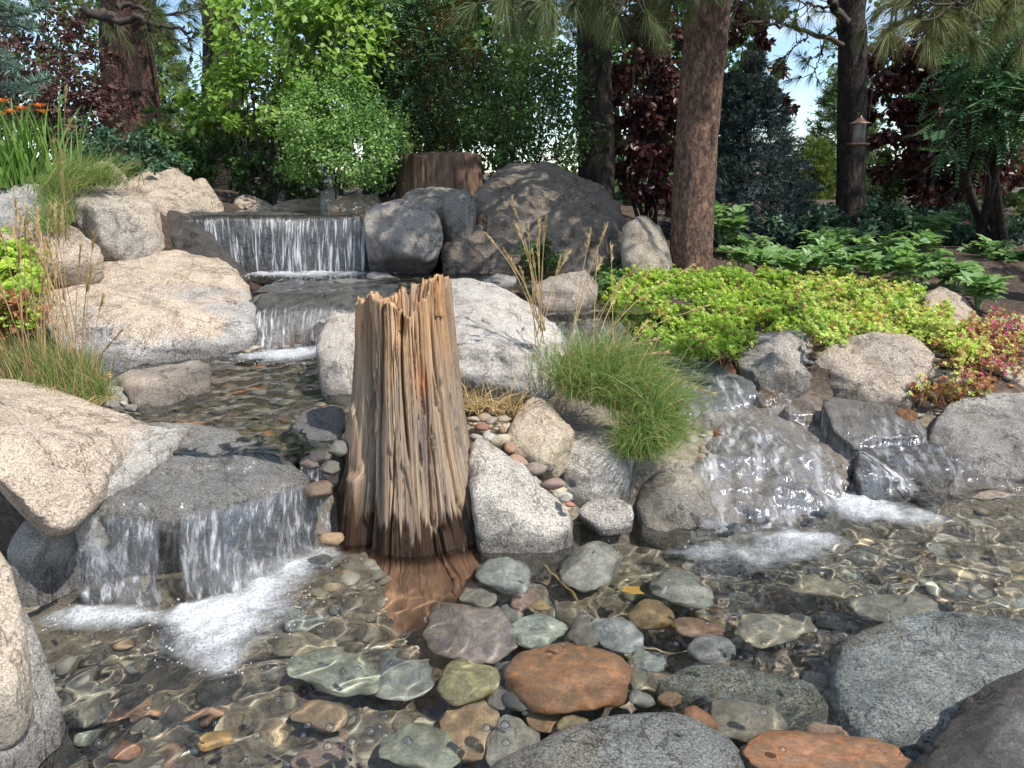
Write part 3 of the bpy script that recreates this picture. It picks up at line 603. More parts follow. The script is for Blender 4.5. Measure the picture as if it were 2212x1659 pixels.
boulder('AB', 'pale triangular granite boulder at the water beside the stump', [(1010, 965, 3.1), (1036, 946, 3.2), (1086, 974, 3.15), (1152, 1020, 3.1), (1202, 1074, 3.05), (1238, 1112, 3.0), (1240, 1132, 2.92), (1182, 1168, 2.84), (1100, 1180, 2.82), (1040, 1145, 2.85), (1012, 1040, 2.92), (1060, 1060, 2.85), (1150, 1105, 2.85)], .2, .3, 5, amp=.022, col=(.52, .51, .485), warm=.15, wet=wl_wet(0, .03))
boulder('AC', 'small smooth pale stone just above the water below the pale boulder', [(1246, 1100, 3.05), (1280, 1076, 3.15), (1330, 1074, 3.15), (1368, 1092, 3.1), (1366, 1118, 3.02), (1300, 1126, 3.0)], .1, .08, 4, p=12, col=(.48, .46, .44), wet=wl_wet(0, .0))
# --- right stream
boulder('AM', 'smooth blue-grey wet slab in the stream beside the grass clump', [(1378, 780, 4.65), (1450, 764, 4.8), (1560, 788, 4.65), (1632, 828, 4.35), (1636, 864, 4.15), (1560, 888, 4.05), (1480, 892, 4.02), (1395, 850, 4.2)], .2, .2, 5, p=12, amp=.025, col=(.33, .345, .36), wet=all_wet(.75))
boulder('AD', 'rounded wet granite dome with water sliding into the pool', [(1440, 1000, 3.55), (1500, 950, 3.75), (1560, 905, 3.98), (1650, 890, 4.05), (1740, 918, 3.92), (1795, 965, 3.72), (1832, 1060, 3.4), (1842, 1135, 3.2), (1700, 1230, 2.95), (1500, 1215, 2.95), (1380, 1150, 3.05), (1365, 1085, 3.2), (1480, 1015, 3.42), (1600, 975, 3.52), (1720, 975, 3.54), (1790, 1025, 3.38)], .2, .25, 6, p=12, amp=.05, col=(.46, .455, .435), warm=.25, chips=3,
        wet=lambda W, N_, bl: .75 * sstep(.72, .86, W[:, 0] + .10 * bl))
boulder('SH', 'low broad wet brown rock carrying the stream behind the granite dome', [(1440, 900, 4.05), (1490, 868, 4.2), (1650, 858, 4.25), (1780, 872, 4.2), (1850, 930, 3.95), (1850, 1010, 3.6), (1830, 1080, 3.3), (1700, 1000, 3.55), (1500, 960, 3.75), (1440, 960, 3.75), (1650, 840, 4.4), (1780, 850, 4.35), (1560, 905, 4.0)], .1, .25, 6, p=16, amp=.05, col=(.38, .345, .31), warm=.3, wet=all_wet(.6))
boulder('SH2', 'low wet brown rock ledge between the flat slab and the tan-topped boulder', [(1860, 960, 3.85), (2000, 925, 4.0), (2120, 930, 4.0), (2330, 960, 3.9), (2330, 1050, 3.45), (2100, 1046, 3.47), (1880, 1060, 3.4), (2000, 990, 3.65)], .1, .2, 5, p=16, amp=.06, col=(.30, .27, .24), warm=.3, wet=all_wet(.6))
boulder('AD2', 'pale mottled granite shoulder left of the wet dome under the fescue', [(1368, 1095, 3.2), (1395, 1015, 3.45), (1460, 985, 3.6), (1545, 1000, 3.5), (1570, 1100, 3.15), (1500, 1200, 2.98), (1385, 1165, 3.05), (1450, 1060, 3.15)], .2, .25, 5, p=11, amp=.04, col=(.46, .45, .42), warm=.3, wet=wl_wet(.0, .08))
boulder('AE', 'flat wet slab with a dark front edge in the right-hand stream', [(1778, 872, 3.95), (1795, 856, 4.1), (1850, 868, 4.1), (1962, 884, 4.05), (2008, 918, 3.85), (1992, 940, 3.72), (1850, 950, 3.62), (1800, 928, 3.7)], .1, .07, 5, p=30, amp=.02, col=(.27, .26, .245), wet=all_wet(.55))
boulder('AF', 'dark glistening rock under the flat slab at the pool edge', [(1840, 985, 3.55), (1880, 955, 3.75), (1970, 942, 3.8), (2040, 960, 3.72), (2066, 1000, 3.55), (2050, 1045, 3.35), (1900, 1050, 3.32), (1850, 1020, 3.42)], .2, .2, 5, p=14, amp=.045, col=(.27, .265, .26), wet=all_wet(.9))
boulder('AG', 'large granite boulder with a dry tan top and wet grey side right of the stream', [(1985, 965, 3.75), (2035, 880, 4.05), (2090, 852, 4.2), (2160, 842, 4.25), (2330, 840, 4.3), (2340, 1030, 3.4), (2190, 1034, 3.45), (2060, 1028, 3.5), (2060, 915, 3.8), (2200, 920, 3.8)], .3, .2, 5, p=16, amp=.03, col=(.43, .42, .41),
        warm=lambda W, N_, bl: sstep(.0, .1, W[:, 2] - .26 + .08 * bl), wet=lambda W, N_, bl: sstep(.30, .20, W[:, 2] + .06 * bl) * .6)
boulder('AH', 'angular grey boulder hanging under the sedum carpet', [(1590, 748, 4.6), (1640, 722, 4.75), (1736, 708, 4.85), (1754, 728, 4.8), (1758, 822, 4.4), (1732, 846, 4.3), (1698, 848, 4.3), (1645, 802, 4.4), (1600, 772, 4.5), (1690, 750, 4.45)], .35, .15, 5, amp=.035, col=(.40, .385, .36), wet=wl_wet(.27, .02))
boulder('AI', 'wide tan boulder with a drooping fringe of sedum on top', [(1760, 772, 4.5), (1800, 740, 4.65), (1888, 716, 4.75), (1962, 722, 4.7), (2012, 745, 4.6), (2034, 782, 4.4), (1992, 832, 4.2), (1962, 866, 4.1), (1850, 872, 4.1), (1798, 854, 4.15), (1768, 812, 4.3), (1880, 780, 4.25)], .4, .15, 5, amp=.03, col=(.45, .405, .36), warm=.4, wet=wl_wet(.22, .03))
boulder('AJ', 'low tan rock with a shadowed gap beneath, beside the red sedum', [(1975, 785, 4.4), (2040, 775, 4.5), (2118, 795, 4.4), (2118, 820, 4.25), (2040, 832, 4.2)], .25, .1, 4, col=(.43, .38, .33), warm=.4)
boulder('AK', 'tan boulder showing through the back of the sedum carpet near the peonies', [(1994, 660, 5.2), (2000, 628, 5.4), (2035, 616, 5.5), (2090, 640, 5.4), (2122, 690, 5.2), (2100, 710, 5.1), (2010, 700, 5.1)], .35, .25, 5, col=(.43, .37, .31), warm=.5)
boulder('AL', 'tan boulder under the pink flowering sedum', [(2112, 790, 4.4), (2150, 752, 4.6), (2330, 740, 4.7), (2330, 850, 4.2), (2130, 845, 4.25)], .35, .2, 5, col=(.42, .37, .31), warm=.4)
boulder('AL2', 'pale boulder behind the pink flowering sedum', [(2120, 700, 5.0), (2170, 682, 5.1), (2320, 675, 5.1), (2320, 740, 4.9), (2150, 738, 4.85)], .3, .2, 4, col=(.45, .41, .37), warm=.3)
boulder('AO', 'dark brown-grey boulder rising from the near pool edge beside the submerged granite', [(2330, 1390, 2.0), (2212, 1440, 1.95), (2130, 1500, 1.9), (2062, 1545, 1.85), (2020, 1600, 1.78), (1975, 1662, 1.72), (1960, 1760, 1.5), (2330, 1800, 1.45), (2200, 1560, 1.7)], .2, .3, 5, amp=.03, col=(.245, .24, .235), wet=wl_wet(0, .06))
for key, lab, pts, col in (
    ('S1', 'long rust-brown wet stone at the top of the blue-grey slab', [(1545, 795, 4.6), (1575, 784, 4.65), (1605, 796, 4.6), (1590, 806, 4.5)], (.26, .12, .07)),
    ('S2', 'round golden-brown wet stone beside the angular grey boulder', [(1632, 852, 4.2), (1652, 836, 4.35), (1680, 840, 4.32), (1684, 858, 4.15), (1650, 866, 4.1)], (.25, .15, .07)),
    ('S3', 'rust-red wet stone at the top edge of the granite dome', [(1538, 935, 3.8), (1555, 920, 3.9), (1572, 932, 3.85), (1560, 950, 3.75)], (.35, .12, .06)),
    ('S4', 'dark pointed stone splitting the flow behind the flat slab', [(1772, 900, 3.95), (1780, 862, 4.05), (1794, 858, 4.05), (1800, 905, 3.9)], (.22, .22, .22)),
    ('S5', 'brown wet stone left of the flat slab in the stream', [(1690, 880, 4.05), (1720, 862, 4.15), (1765, 870, 4.1), (1760, 895, 3.95), (1710, 900, 3.95)], (.27, .2, .15)),
    ('S6', 'orange wet stone on the back of the flat slab', [(1930, 890, 3.95), (1955, 880, 4.0), (1985, 892, 3.95), (1970, 904, 3.85)], (.35, .17, .08))):
    boulder(key, lab, pts, .08, .12, 4, p=10, col=col, wet=all_wet(.35), name='stone', cat='stone')

# ------------------------------------------------------------------ stones under water
def rock_shape(seed, sub=3, flat=.6, p=9, planes=14):
    rng = np.random.default_rng(seed); D, F = ico(sub)
    n = rdir(planes, rng); d = rng.uniform(.72, 1.0, planes)
    g = np.maximum(D @ n.T, 0) / d
    r = np.minimum((g ** p).sum(1) ** (-1 / p), 1.15)
    V = D * r[:, None]; V += D * (.06 * fbm(V * 2.2 + seed, seed, 3))[:, None]
    V += D * (.05 * (.4 - 2 * np.abs(fbm(V * 3.1 + seed * 2, seed + 3, 3))))[:, None]
    V /= np.abs(V).max(0); V[:, 2] *= flat
    return mesh_np('stone', V, F, M['pebble'])
SHAPES = [rock_shape(100 + k, 4, .62, (12, 18, 28, 34)[k % 4], (16, 12, 9, 8)[k % 4]) for k in range(8)]
def stone(label, px, py, w, h, depth, col, shape, rot=0, thick=.5, group=None, name='stone'):
    """a stone on the pool bed seen at picture place px,py through the water, w x h picture units wide"""
    c = under(px, py, depth)
    rng_ = np.linalg.norm(c - CAM)
    sx = .5 * w / FPX * rng_ * 1.05
    a = under(px, py - h / 2, depth); b = under(px, py + h / 2, depth)
    sy = .5 * abs(a[1] - b[1])
    sy = max(sy, sx * .45)
    th = thick * min(sx, sy)
    o = link(name, SHAPES[shape % 8], loc=(c[0], c[1], c[2] - .15 * th), recv=True)
    o.scale = (sx, sy, th / .62); o.rotation_euler = (random.uniform(-.1, .1), random.uniform(-.1, .1), rot); col = np.array(col) * .95 + np.array((.21, .19, .15)) * .36; o.color = (*col, 1)
    tag(o, label, 'stone', group); return o
random.seed(4)
ST = [
 ('mauve-grey flat stone lying against the foot of the stump', 1023, 1353, 190, 140, .17, (.27, .21, .20), 2, .2, .5),
 ('largest orange-brown stone in the pool, long and slanting', 1238, 1465, 265, 155, .12, (.42, .17, .06), 3, -.3, .55),
 ('olive-yellow rounded stone beside the long orange stone', 1005, 1463, 134, 90, .15, (.38, .34, .15), 0, .1, .6),
 ('blue-grey speckled stone just under the surface by the stump', 1088, 1234, 120, 86, .10, (.33, .37, .36), 1, 0, .7),
 ('tall speckled granite stone below the pale triangular boulder', 1285, 1215, 124, 106, .08, (.40, .40, .37), 2, -.6, .7),
 ('small dusty pink stone between blue-grey neighbours', 1130, 1291, 68, 48, .17, (.38, .22, .19), 0, 0, .7),
 ('small ochre pebble touching the dusty pink stone', 1165, 1306, 34, 30, .17, (.42, .27, .09), 1, 0, .8),
 ('pale green flat stone with a white end', 1164, 1362, 122, 72, .16, (.40, .46, .40), 3, .2, .5),
 ('dark grey egg-shaped stone beside the pale green stone', 1262, 1354, 90, 72, .17, (.19, .18, .16), 0, 0, .7),
 ('bluish granite stone right of the dark egg-shaped stone', 1335, 1362, 95, 88, .15, (.34, .38, .40), 2, .3, .6),
 ('golden-brown rounded stone with a bright rim of light', 1403, 1322, 98, 64, .13, (.30, .18, .06), 0, -.2, .7),
 ('large smooth grey stone at the foot of the granite dome', 1470, 1271, 130, 82, .13, (.30, .31, .28), 1, -.2, .6),
 ('dark olive stone between the yellow and the orange stones', 1105, 1451, 84, 54, .2, (.17, .15, .11), 0, 0, .6),
 ('charcoal angular stone with pale veins', 1131, 1504, 72, 66, .16, (.11, .12, .125), 7, .3, .7),
 ('grey-brown stone leaning on the charcoal stone', 1080, 1502, 50, 62, .18, (.17, .15, .13), 2, 0, .6),
 ('ochre-brown wedge-shaped stone on the near bed', 1022, 1569, 124, 145, .22, (.36, .22, .10), 3, .3, .4),
 ('smooth grey-tan stone with two bubbles above it', 1100, 1602, 112, 118, .2, (.29, .28, .24), 0, 0, .5),
 ('broad olive-green stone with a streak of algae', 905, 1612, 155, 105, .22, (.25, .28, .21), 1, 0, .4),
 ('orange-brown stone in front of the charcoal stone', 1188, 1549, 90, 58, .2, (.36, .19, .08), 2, .2, .5),
 ('round speckled brown stone at the edge of the near granite', 1233, 1560, 64, 40, .17, (.33, .24, .13), 0, 0, .8),
 ('rust-red angular stone at the corner of the near granite', 1512, 1551, 62, 52, .1, (.42, .15, .06), 6, .2, .8),
 ('small rusty stone left of the rust-red angular one', 1448, 1509, 50, 36, .16, (.36, .20, .10), 3, 0, .7),
 ('small slate-blue pebble with a white corner', 1382, 1506, 52, 44, .17, (.20, .22, .22), 1, 0, .7),
 ('olive-grey upright oval pebble beside the long orange stone', 1377, 1459, 40, 50, .16, (.20, .19, .14), 0, 0, .7),
 ('pale blue-grey stone beyond the end of the long orange stone', 1403, 1424, 70, 54, .15, (.36, .41, .40), 2, 0, .6),
 ('dark grey stone beside the blue-grey speckled one', 1031, 1283, 66, 52, .2, (.21, .20, .17), 1, 0, .6),
 ('dark round stone beside the pink and ochre pebbles', 1098, 1325, 60, 44, .2, (.18, .19, .17), 0, 0, .6),
 ('slate-grey flat stone in the rippled water', 1540, 1403, 95, 60, .16, (.22, .23, .24), 3, 0, .5),
 ('large blue-grey stone left of the olive-yellow one', 872, 1456, 140, 110, .22, (.27, .30, .28), 2, 0, .4),
 ('long dark red stone in the rippled water', 1512, 1355, 112, 46, .18, (.27, .13, .07), 3, -.2, .5),
 ('vivid orange flat stone near the dark brown-grey boulder', 1800, 1628, 310, 110, .07, (.45, .17, .06), 2, .05, .35),
 ('brown-grey boulder-sized stone beside the near granite', 1600, 1552, 150, 112, .16, (.23, .20, .16), 1, .3, .5),
 ('brown stone in front of the brown-grey one', 1625, 1632, 78, 54, .16, (.30, .19, .11), 0, 0, .6),
 ('flat olive-grey slab behind the submerged granite', 1940, 1311, 165, 66, .07, (.24, .235, .19), 3, 0, .5),
 ('olive-tan stone where the foam of the stream ends', 1771, 1268, 130, 54, .09, (.27, .24, .15), 1, 0, .5),
 ('pale tan broad stone in the rippled water', 1663, 1353, 182, 72, .15, (.33, .30, .22), 0, .2, .4),
 ('rust-brown stone behind the vivid orange flat stone', 1790, 1578, 70, 40, .14, (.35, .18, .11), 2, 0, .6),
 ('pale green-grey broad stone under the drifting foam', 724, 1446, 210, 105, .2, (.33, .36, .27), 1, -.2, .35),
 ('grey-green stone beyond the foam in front of the stump', 690, 1317, 150, 98, .22, (.25, .29, .26), 3, 0, .4),
 ('tan stone at the edge of the drifting foam', 653, 1390, 135, 50, .2, (.33, .27, .17), 0, 0, .5),
 ('blurred orange stone left of the drifting foam', 275, 1530, 130, 50, .22, (.40, .19, .09), 2, .1, .4),
 ('bright ochre stone in the left shallows', 466, 1597, 76, 56, .2, (.48, .27, .06), 3, 0, .5),
 ('grey-tan stone close to the grey pool-edge boulder', 178, 1508, 112, 112, .2, (.27, .25, .20), 0, 0, .5),
 ('small rust-orange stone in the left shallows', 268, 1622, 46, 40, .2, (.45, .18, .09), 1, 0, .7),
 ('dusty pink stone under a cluster of bubbles', 682, 1632, 98, 62, .2, (.40, .27, .22), 0, 0, .5),
 ('brown flat stone in the middle of the left shallows', 370, 1475, 150, 60, .25, (.24, .18, .11), 2, 0, .4),
 ('greenish pebble beside the small rust-orange stone', 185, 1595, 60, 48, .22, (.27, .34, .28), 3, 0, .6),
 ('brown stone between the pale green-grey and olive-green ones', 690, 1540, 110, 70, .24, (.34, .22, .12), 1, 0, .4),
 ('reddish stone beyond the brown one in the left shallows', 440, 1540, 70, 44, .24, (.36, .17, .10), 0, 0, .5),
]
for t in ST: stone(t[0], t[1], t[2], t[3], t[4], t[5], t[6], t[7], t[8], t[9])
# the granite pieces lying just below the surface
def submerged(key, label, quad, ztop, thick, col, warm=None, sub=6, amp=.03):
    pts = []
    P = [under(x, y, -z) for x, y, z in quad]
    A = np.array(P); c = A.mean(0)
    low = c + (A - c) * 1.12; low[:, 2] = -thick
    top = c + (A - c) * .62; top[:, 2] = ztop
    Q = np.concatenate([A, low, top]); cen = Q.mean(0); S = (Q.max(0) - Q.min(0)) / 2
    pl = hull_planes((Q - cen) / S); D, F = ico(sub)
    n = np.array([a for a, _ in pl]); d = np.array([b for _, b in pl])
    r = ((np.maximum(D @ n.T, 0) / d) ** 14).sum(1) ** (-1 / 14) * 1.03
    V = D * r[:, None] * S; W = V + cen
    V += unit(V) * (amp * .5 * fbm(W * 4, 5, 4) + .004 * fbm(W * 30, 6, 3))[:, None]
    V[:, 2] = np.minimum(V[:, 2] + cen[2], -.012) - cen[2]
    W = V + cen; bl = fbm(W * 2.5, 8, 4)
    cc = np.tile(np.array(col), (len(W), 1)) * (1 + .3 * bl)[:, None]
    if warm: w = sstep(.0, .3, bl) * warm; cc = cc * (1 - w[:, None]) + np.array([.42, .30, .17]) * w[:, None]
    base = np.array([cen[0], cen[1], -thick])
    o = link('boulder', mesh_np('boulder', W - base, F, M['granite'], True, {'col': cc, 'wet': np.zeros(len(W)), 'spk': np.full(len(W), .95)}), loc=base, recv=True)
    tag(o, label, 'boulder'); return o
submerged('G1', 'large speckled granite boulder just under the surface beside the dark pool-edge boulder', [(1800, 1470, -.07), (1830, 1370, -.06), (1950, 1320, -.05), (2080, 1312, -.05), (2300, 1360, -.04), (2300, 1560, -.05), (2050, 1590, -.08), (1880, 1585, -.09)], -.02, .3, (.66, .68, .66), .6)
submerged('G2', 'speckled granite boulder under the surface at the near edge of the pool', [(1060, 1640, -.08), (1180, 1580, -.06), (1330, 1535, -.05), (1480, 1535, -.05), (1590, 1600, -.07), (1600, 1720, -.06), (1200, 1800, -.06), (1050, 1720, -.07)], -.02, .3, (.62, .62, .61), .4)
submerged('G3', 'long greenish granite boulder under the rippled water', [(1420, 1470, -.12), (1480, 1435, -.1), (1620, 1440, -.1), (1760, 1475, -.12), (1800, 1530, -.14), (1640, 1525, -.12), (1490, 1500, -.12)], -.07, .32, (.52, .52, .44), .3, 5)
# loose pebbles of the bed: the ones that show largest are pieces of their own
PEB = [rock_shape(200 + k, 2, .6, 7, 12) for k in range(6)]
PAL = .95 * np.array([(.17, .15, .11)]) + .80 * np.array([(.20, .17, .12), (.26, .22, .15), (.16, .15, .13), (.25, .26, .22), (.28, .21, .12), (.31, .18, .09), (.22, .24, .22), (.18, .16, .12), (.21, .20, .16), (.30, .27, .20), (.13, .14, .14), (.33, .30, .24), (.40, .29, .16), (.27, .15, .09)])
bx_, by_ = np.meshgrid(np.linspace(-1.9, 2.9, 150), np.linspace(.9, 3.5, 90)); bz_ = ground_z(bx_, by_) + .012 + .012 * fbm(np.stack([bx_.ravel() * 9, by_.ravel() * 9, 0 * bx_.ravel()], 1), 13, 4)
bV = np.stack([bx_.ravel() - .3, by_.ravel() - 2.1, bz_ + .40], 1); bF = grid_faces(150, 90); bF = bF[(bz_ < -.02)[bF].all(1)]
bed = link('stream_bed', mesh_np('stream_bed', bV, bF, M['ground'], True, {'bed': np.ones(len(bV))}), loc=(.3, 2.1, -.40), recv=True)
tag(bed, kind='structure')
rng = np.random.default_rng(21)
pl_ = []
while len(pl_) < 5200:
    if rng.random() < .62:
        x, y = rng.uniform(-1.9, 2.3), rng.uniform(1.25, 3.0)
    else: x, y = rng.uniform(1.2, 3.0), rng.uniform(2.2, 3.6)
    z = ground_z(x, y)[0]
    if z > -.08: continue
    s = rng.uniform(.008, .022) if rng.random() < .78 else rng.uniform(.022, .055)
    if x > 1.3 and y > 2.3: s *= .8
    pl_.append((x, y, z + .01, s))
pl_.sort(key=lambda q: -q[3] / np.hypot(q[0], q[1]))
for k, (x, y, z, s) in enumerate(pl_[:300]):
    o = link('pebble', PEB[k % 6], bed, recv=True)
    o.location = (x - .3, y - 2.1, z + .40); o.scale = s * rng.uniform(.8, 1.4), s * rng.uniform(.7, 1.1), s * rng.uniform(.7, 1)
    o.rotation_euler = (rng.normal(0, .25), rng.normal(0, .25), rng.uniform(0, 6)); c = PAL[rng.integers(len(PAL))] * rng.uniform(.8, 1.2); o.color = (*c, 1)
gb = []; gc = []
LOW = [rock_shape(230 + k, 1, .6, 7, 12) for k in range(6)]
pv = [np.array([v.co[:] for v in m.vertices]) for m in LOW]; pf = [np.array([p.vertices[:] for p in m.polygons]) for m in LOW]
M['gravel'], N, L = newmat('gravel')
cA = attr(N, 'col'); p_ = N.new('ShaderNodeBsdfPrincipled'); L.new(cA, p_.inputs['Base Color']); p_.inputs['Roughness'].default_value = .6; finish(N, L, p_.outputs[0])
for k, (x, y, z, s) in enumerate(pl_[300:]):
    a = rng.uniform(0, 6); ca, sa = math.cos(a), math.sin(a)
    V = pv[k % 6] * (s * rng.uniform(.8, 1.4), s, s * .8); V = np.stack([V[:, 0] * ca - V[:, 1] * sa, V[:, 0] * sa + V[:, 1] * ca, V[:, 2]], 1) + (x, y, z - .005)
    gb.append((V, pf[k % 6])); gc.append(np.tile(PAL[rng.integers(len(PAL))] * rng.uniform(.75, 1.25), (len(V), 1)))
# gravel in the small pools and channels too
for (x0, x1, y0, y1, n) in ((-1.9, -.2, 3.0, 4.9, 420), (-1.3, 1.0, 4.9, 6.2, 260), (.9, 2.9, 3.5, 4.6, 320)):
    for k in range(n):
        x, y = rng.uniform(x0, x1), rng.uniform(y0, y1); z = ground_z(x, y)[0]; s = rng.uniform(.018, .055)
        V = pv[k % 6] * (s * rng.uniform(.8, 1.4), s, s * .7) + (x, y, z + .005); gb.append((V, pf[k % 6]))
        c = PAL[rng.integers(len(PAL))] * rng.uniform(.35, .9)
        if rng.random() < .10: c = np.array((.33, .15, .06))
        gc.append(np.tile(c, (len(V), 1)))
V, F = join(gb)
o = link('gravel', mesh_np('gravel', V, F, M['gravel'], True, {'col': np.concatenate(gc)}), recv=True)
tag(o, 'small mixed brown, grey and ochre gravel on the bed of the stream', 'gravel', kind='stuff')
# dry pebbles heaped between the stump and the beige boulder
DP = [('dark red pebble on the dry heap beside the stump', 1040, 922, 26, (.30, .10, .08)), ('white rounded pebble in the dry heap beside the stump', 1058, 944, 34, (.50, .47, .43)),
      ('small tan pebble at the top of the dry heap by the straw', 1022, 905, 24, (.45, .36, .28)), ('cream two-lobed pebble in the middle of the dry heap', 1080, 950, 40, (.52, .44, .33)),
      ('bright orange pebble in the dry heap', 1104, 968, 30, (.40, .22, .14)), ('dusky pink pebble below the bright orange one', 1122, 995, 40, (.40, .24, .18)),
      ('grey-brown oval pebble below the dusky pink one', 1158, 1010, 42, (.28, .22, .18)), ('mauve-brown long pebble against the pale granite boulder', 1196, 1044, 42, (.30, .19, .16)),
      ('black pebble in the gap between pale boulders', 1188, 1010, 26, (.08, .075, .07)), ('small grey pebble near the bottom of the gap between pale boulders', 1220, 1078, 22, (.30, .28, .25)),
      ('tiny orange chip at the waterline between pale boulders', 1230, 1090, 16, (.50, .20, .09)), ('pale grey pebble next to the white one on the heap', 1030, 945, 28, (.42, .40, .37)),
      ('tan pebble beneath the beige boulder', 1088, 905, 22, (.40, .33, .26)), ('grey pebble against the straw of the heap', 1060, 908, 24, (.35, .32, .28)), ('brown pebble behind the dark red one', 1046, 900, 26, (.38, .28, .2))]
for k, (lab, px, py, w, col) in enumerate(DP):
    d = 3.39 - (py - 900) * .0024; c = at(px, py, d); s = .5 * w / FPX * d * 1.35
    o = link('pebble', PEB[k % 6], loc=c); o.scale = (s * 1.1, s * .9, s * .95); o.rotation_euler = (.2, .1, k * 1.3); o.color = (*col, 1); tag(o, lab, 'pebble')
heap = []
for k in range(90):
    px, py = rng.uniform(1000, 1110), rng.uniform(895, 975)
    if k > 50: px = rng.uniform(1110, 1235); py = 985 + (px - 1110) * .75 + rng.uniform(-18, 22)
    d = 3.5 - (py - 900) * .0024; s = rng.uniform(.015, .04); heap.append((pv[k % 6] * (s * 1.2, s, s * .8) + at(px, py, d) - (0, 0, .02), pf[k % 6]))
V, F = join(heap)
o = link('gravel', mesh_np('gravel', V, F, M['gravel'], True, {'col': np.repeat(PAL[rng.integers(len(PAL), size=90)] * 1.1, len(pv[0]), 0)}))
tag(o, 'loose dry gravel filling the heap between the stump and the beige boulder', 'gravel', kind='stuff')
for k, (lab, px, py, d, w, col) in enumerate((('dark wet cobble under the outlet left of the stump', 690, 985, 2.98, 46, (.10, .085, .08)), ('round purplish wet cobble in the outlet trickle', 668, 1000, 2.95, 40, (.12, .08, .075)),
        ('dark brown wet cobble against the stump foot', 715, 1010, 2.95, 44, (.10, .09, .08)), ('brown wet cobble at the bottom of the outlet trickle', 690, 1060, 2.88, 60, (.16, .10, .06)), ('grey wet cobble above the outlet trickle', 735, 968, 3.05, 50, (.15, .145, .14)),
        ('orange-brown wet cobble where the trickle meets the pool', 716, 1165, 2.75, 50, (.38, .24, .13)), ('white pebble under the notched boulder', 268, 872, 3.5, 18, (.5, .46, .4)), ('grey pebble beside the white one under the notched boulder', 284, 882, 3.48, 26, (.22, .21, .2)))):
    c = at(px, py, d); s = .5 * w / FPX * d * 1.2; o = link('stone', SHAPES[k % 8], loc=c, recv=True); o.scale = (s, s * .9, s); o.color = (*col, 1); tag(o, lab, 'stone')

# a sunken twig and a yellow leaf on the bed
tq = spline([under(1128, 1182, .06), under(1180, 1225, .10), under(1225, 1270, .12), under(1262, 1318, .14)], 16); V, F = tube(tq + RNG.normal(0, .003, tq.shape), np.linspace(.007, .004, 16), 7); cq = tq[8].copy()
tag(link('sunken_twig', mesh_np('sunken_twig', V - cq, F, M['straw'], True, {'tint': np.full(len(V), .1)}), loc=cq, recv=True), 'thin brown twig lying under water in front of the pale triangular boulder', 'twig')
lq = under(1366, 1284, .07); V = np.array([(0, 0, 0), (-.022, .01, .004), (-.035, .03, 0), (-.02, .035, .003), (-.012, .06, 0), (.008, .04, .004), (.03, .045, 0), (.025, .02, .004), (.04, .0, 0)]); F = [np.array([(0, i, i + 1) for i in range(1, 8)])]
tag(link('fallen_leaf', mesh_np('fallen_leaf', V * 1.1, F, M['goldleaf'], False, {'tint': np.full(len(V), .7)}), loc=lq, recv=True), 'yellow fallen leaf lying on the golden-brown stone under water', 'leaf')
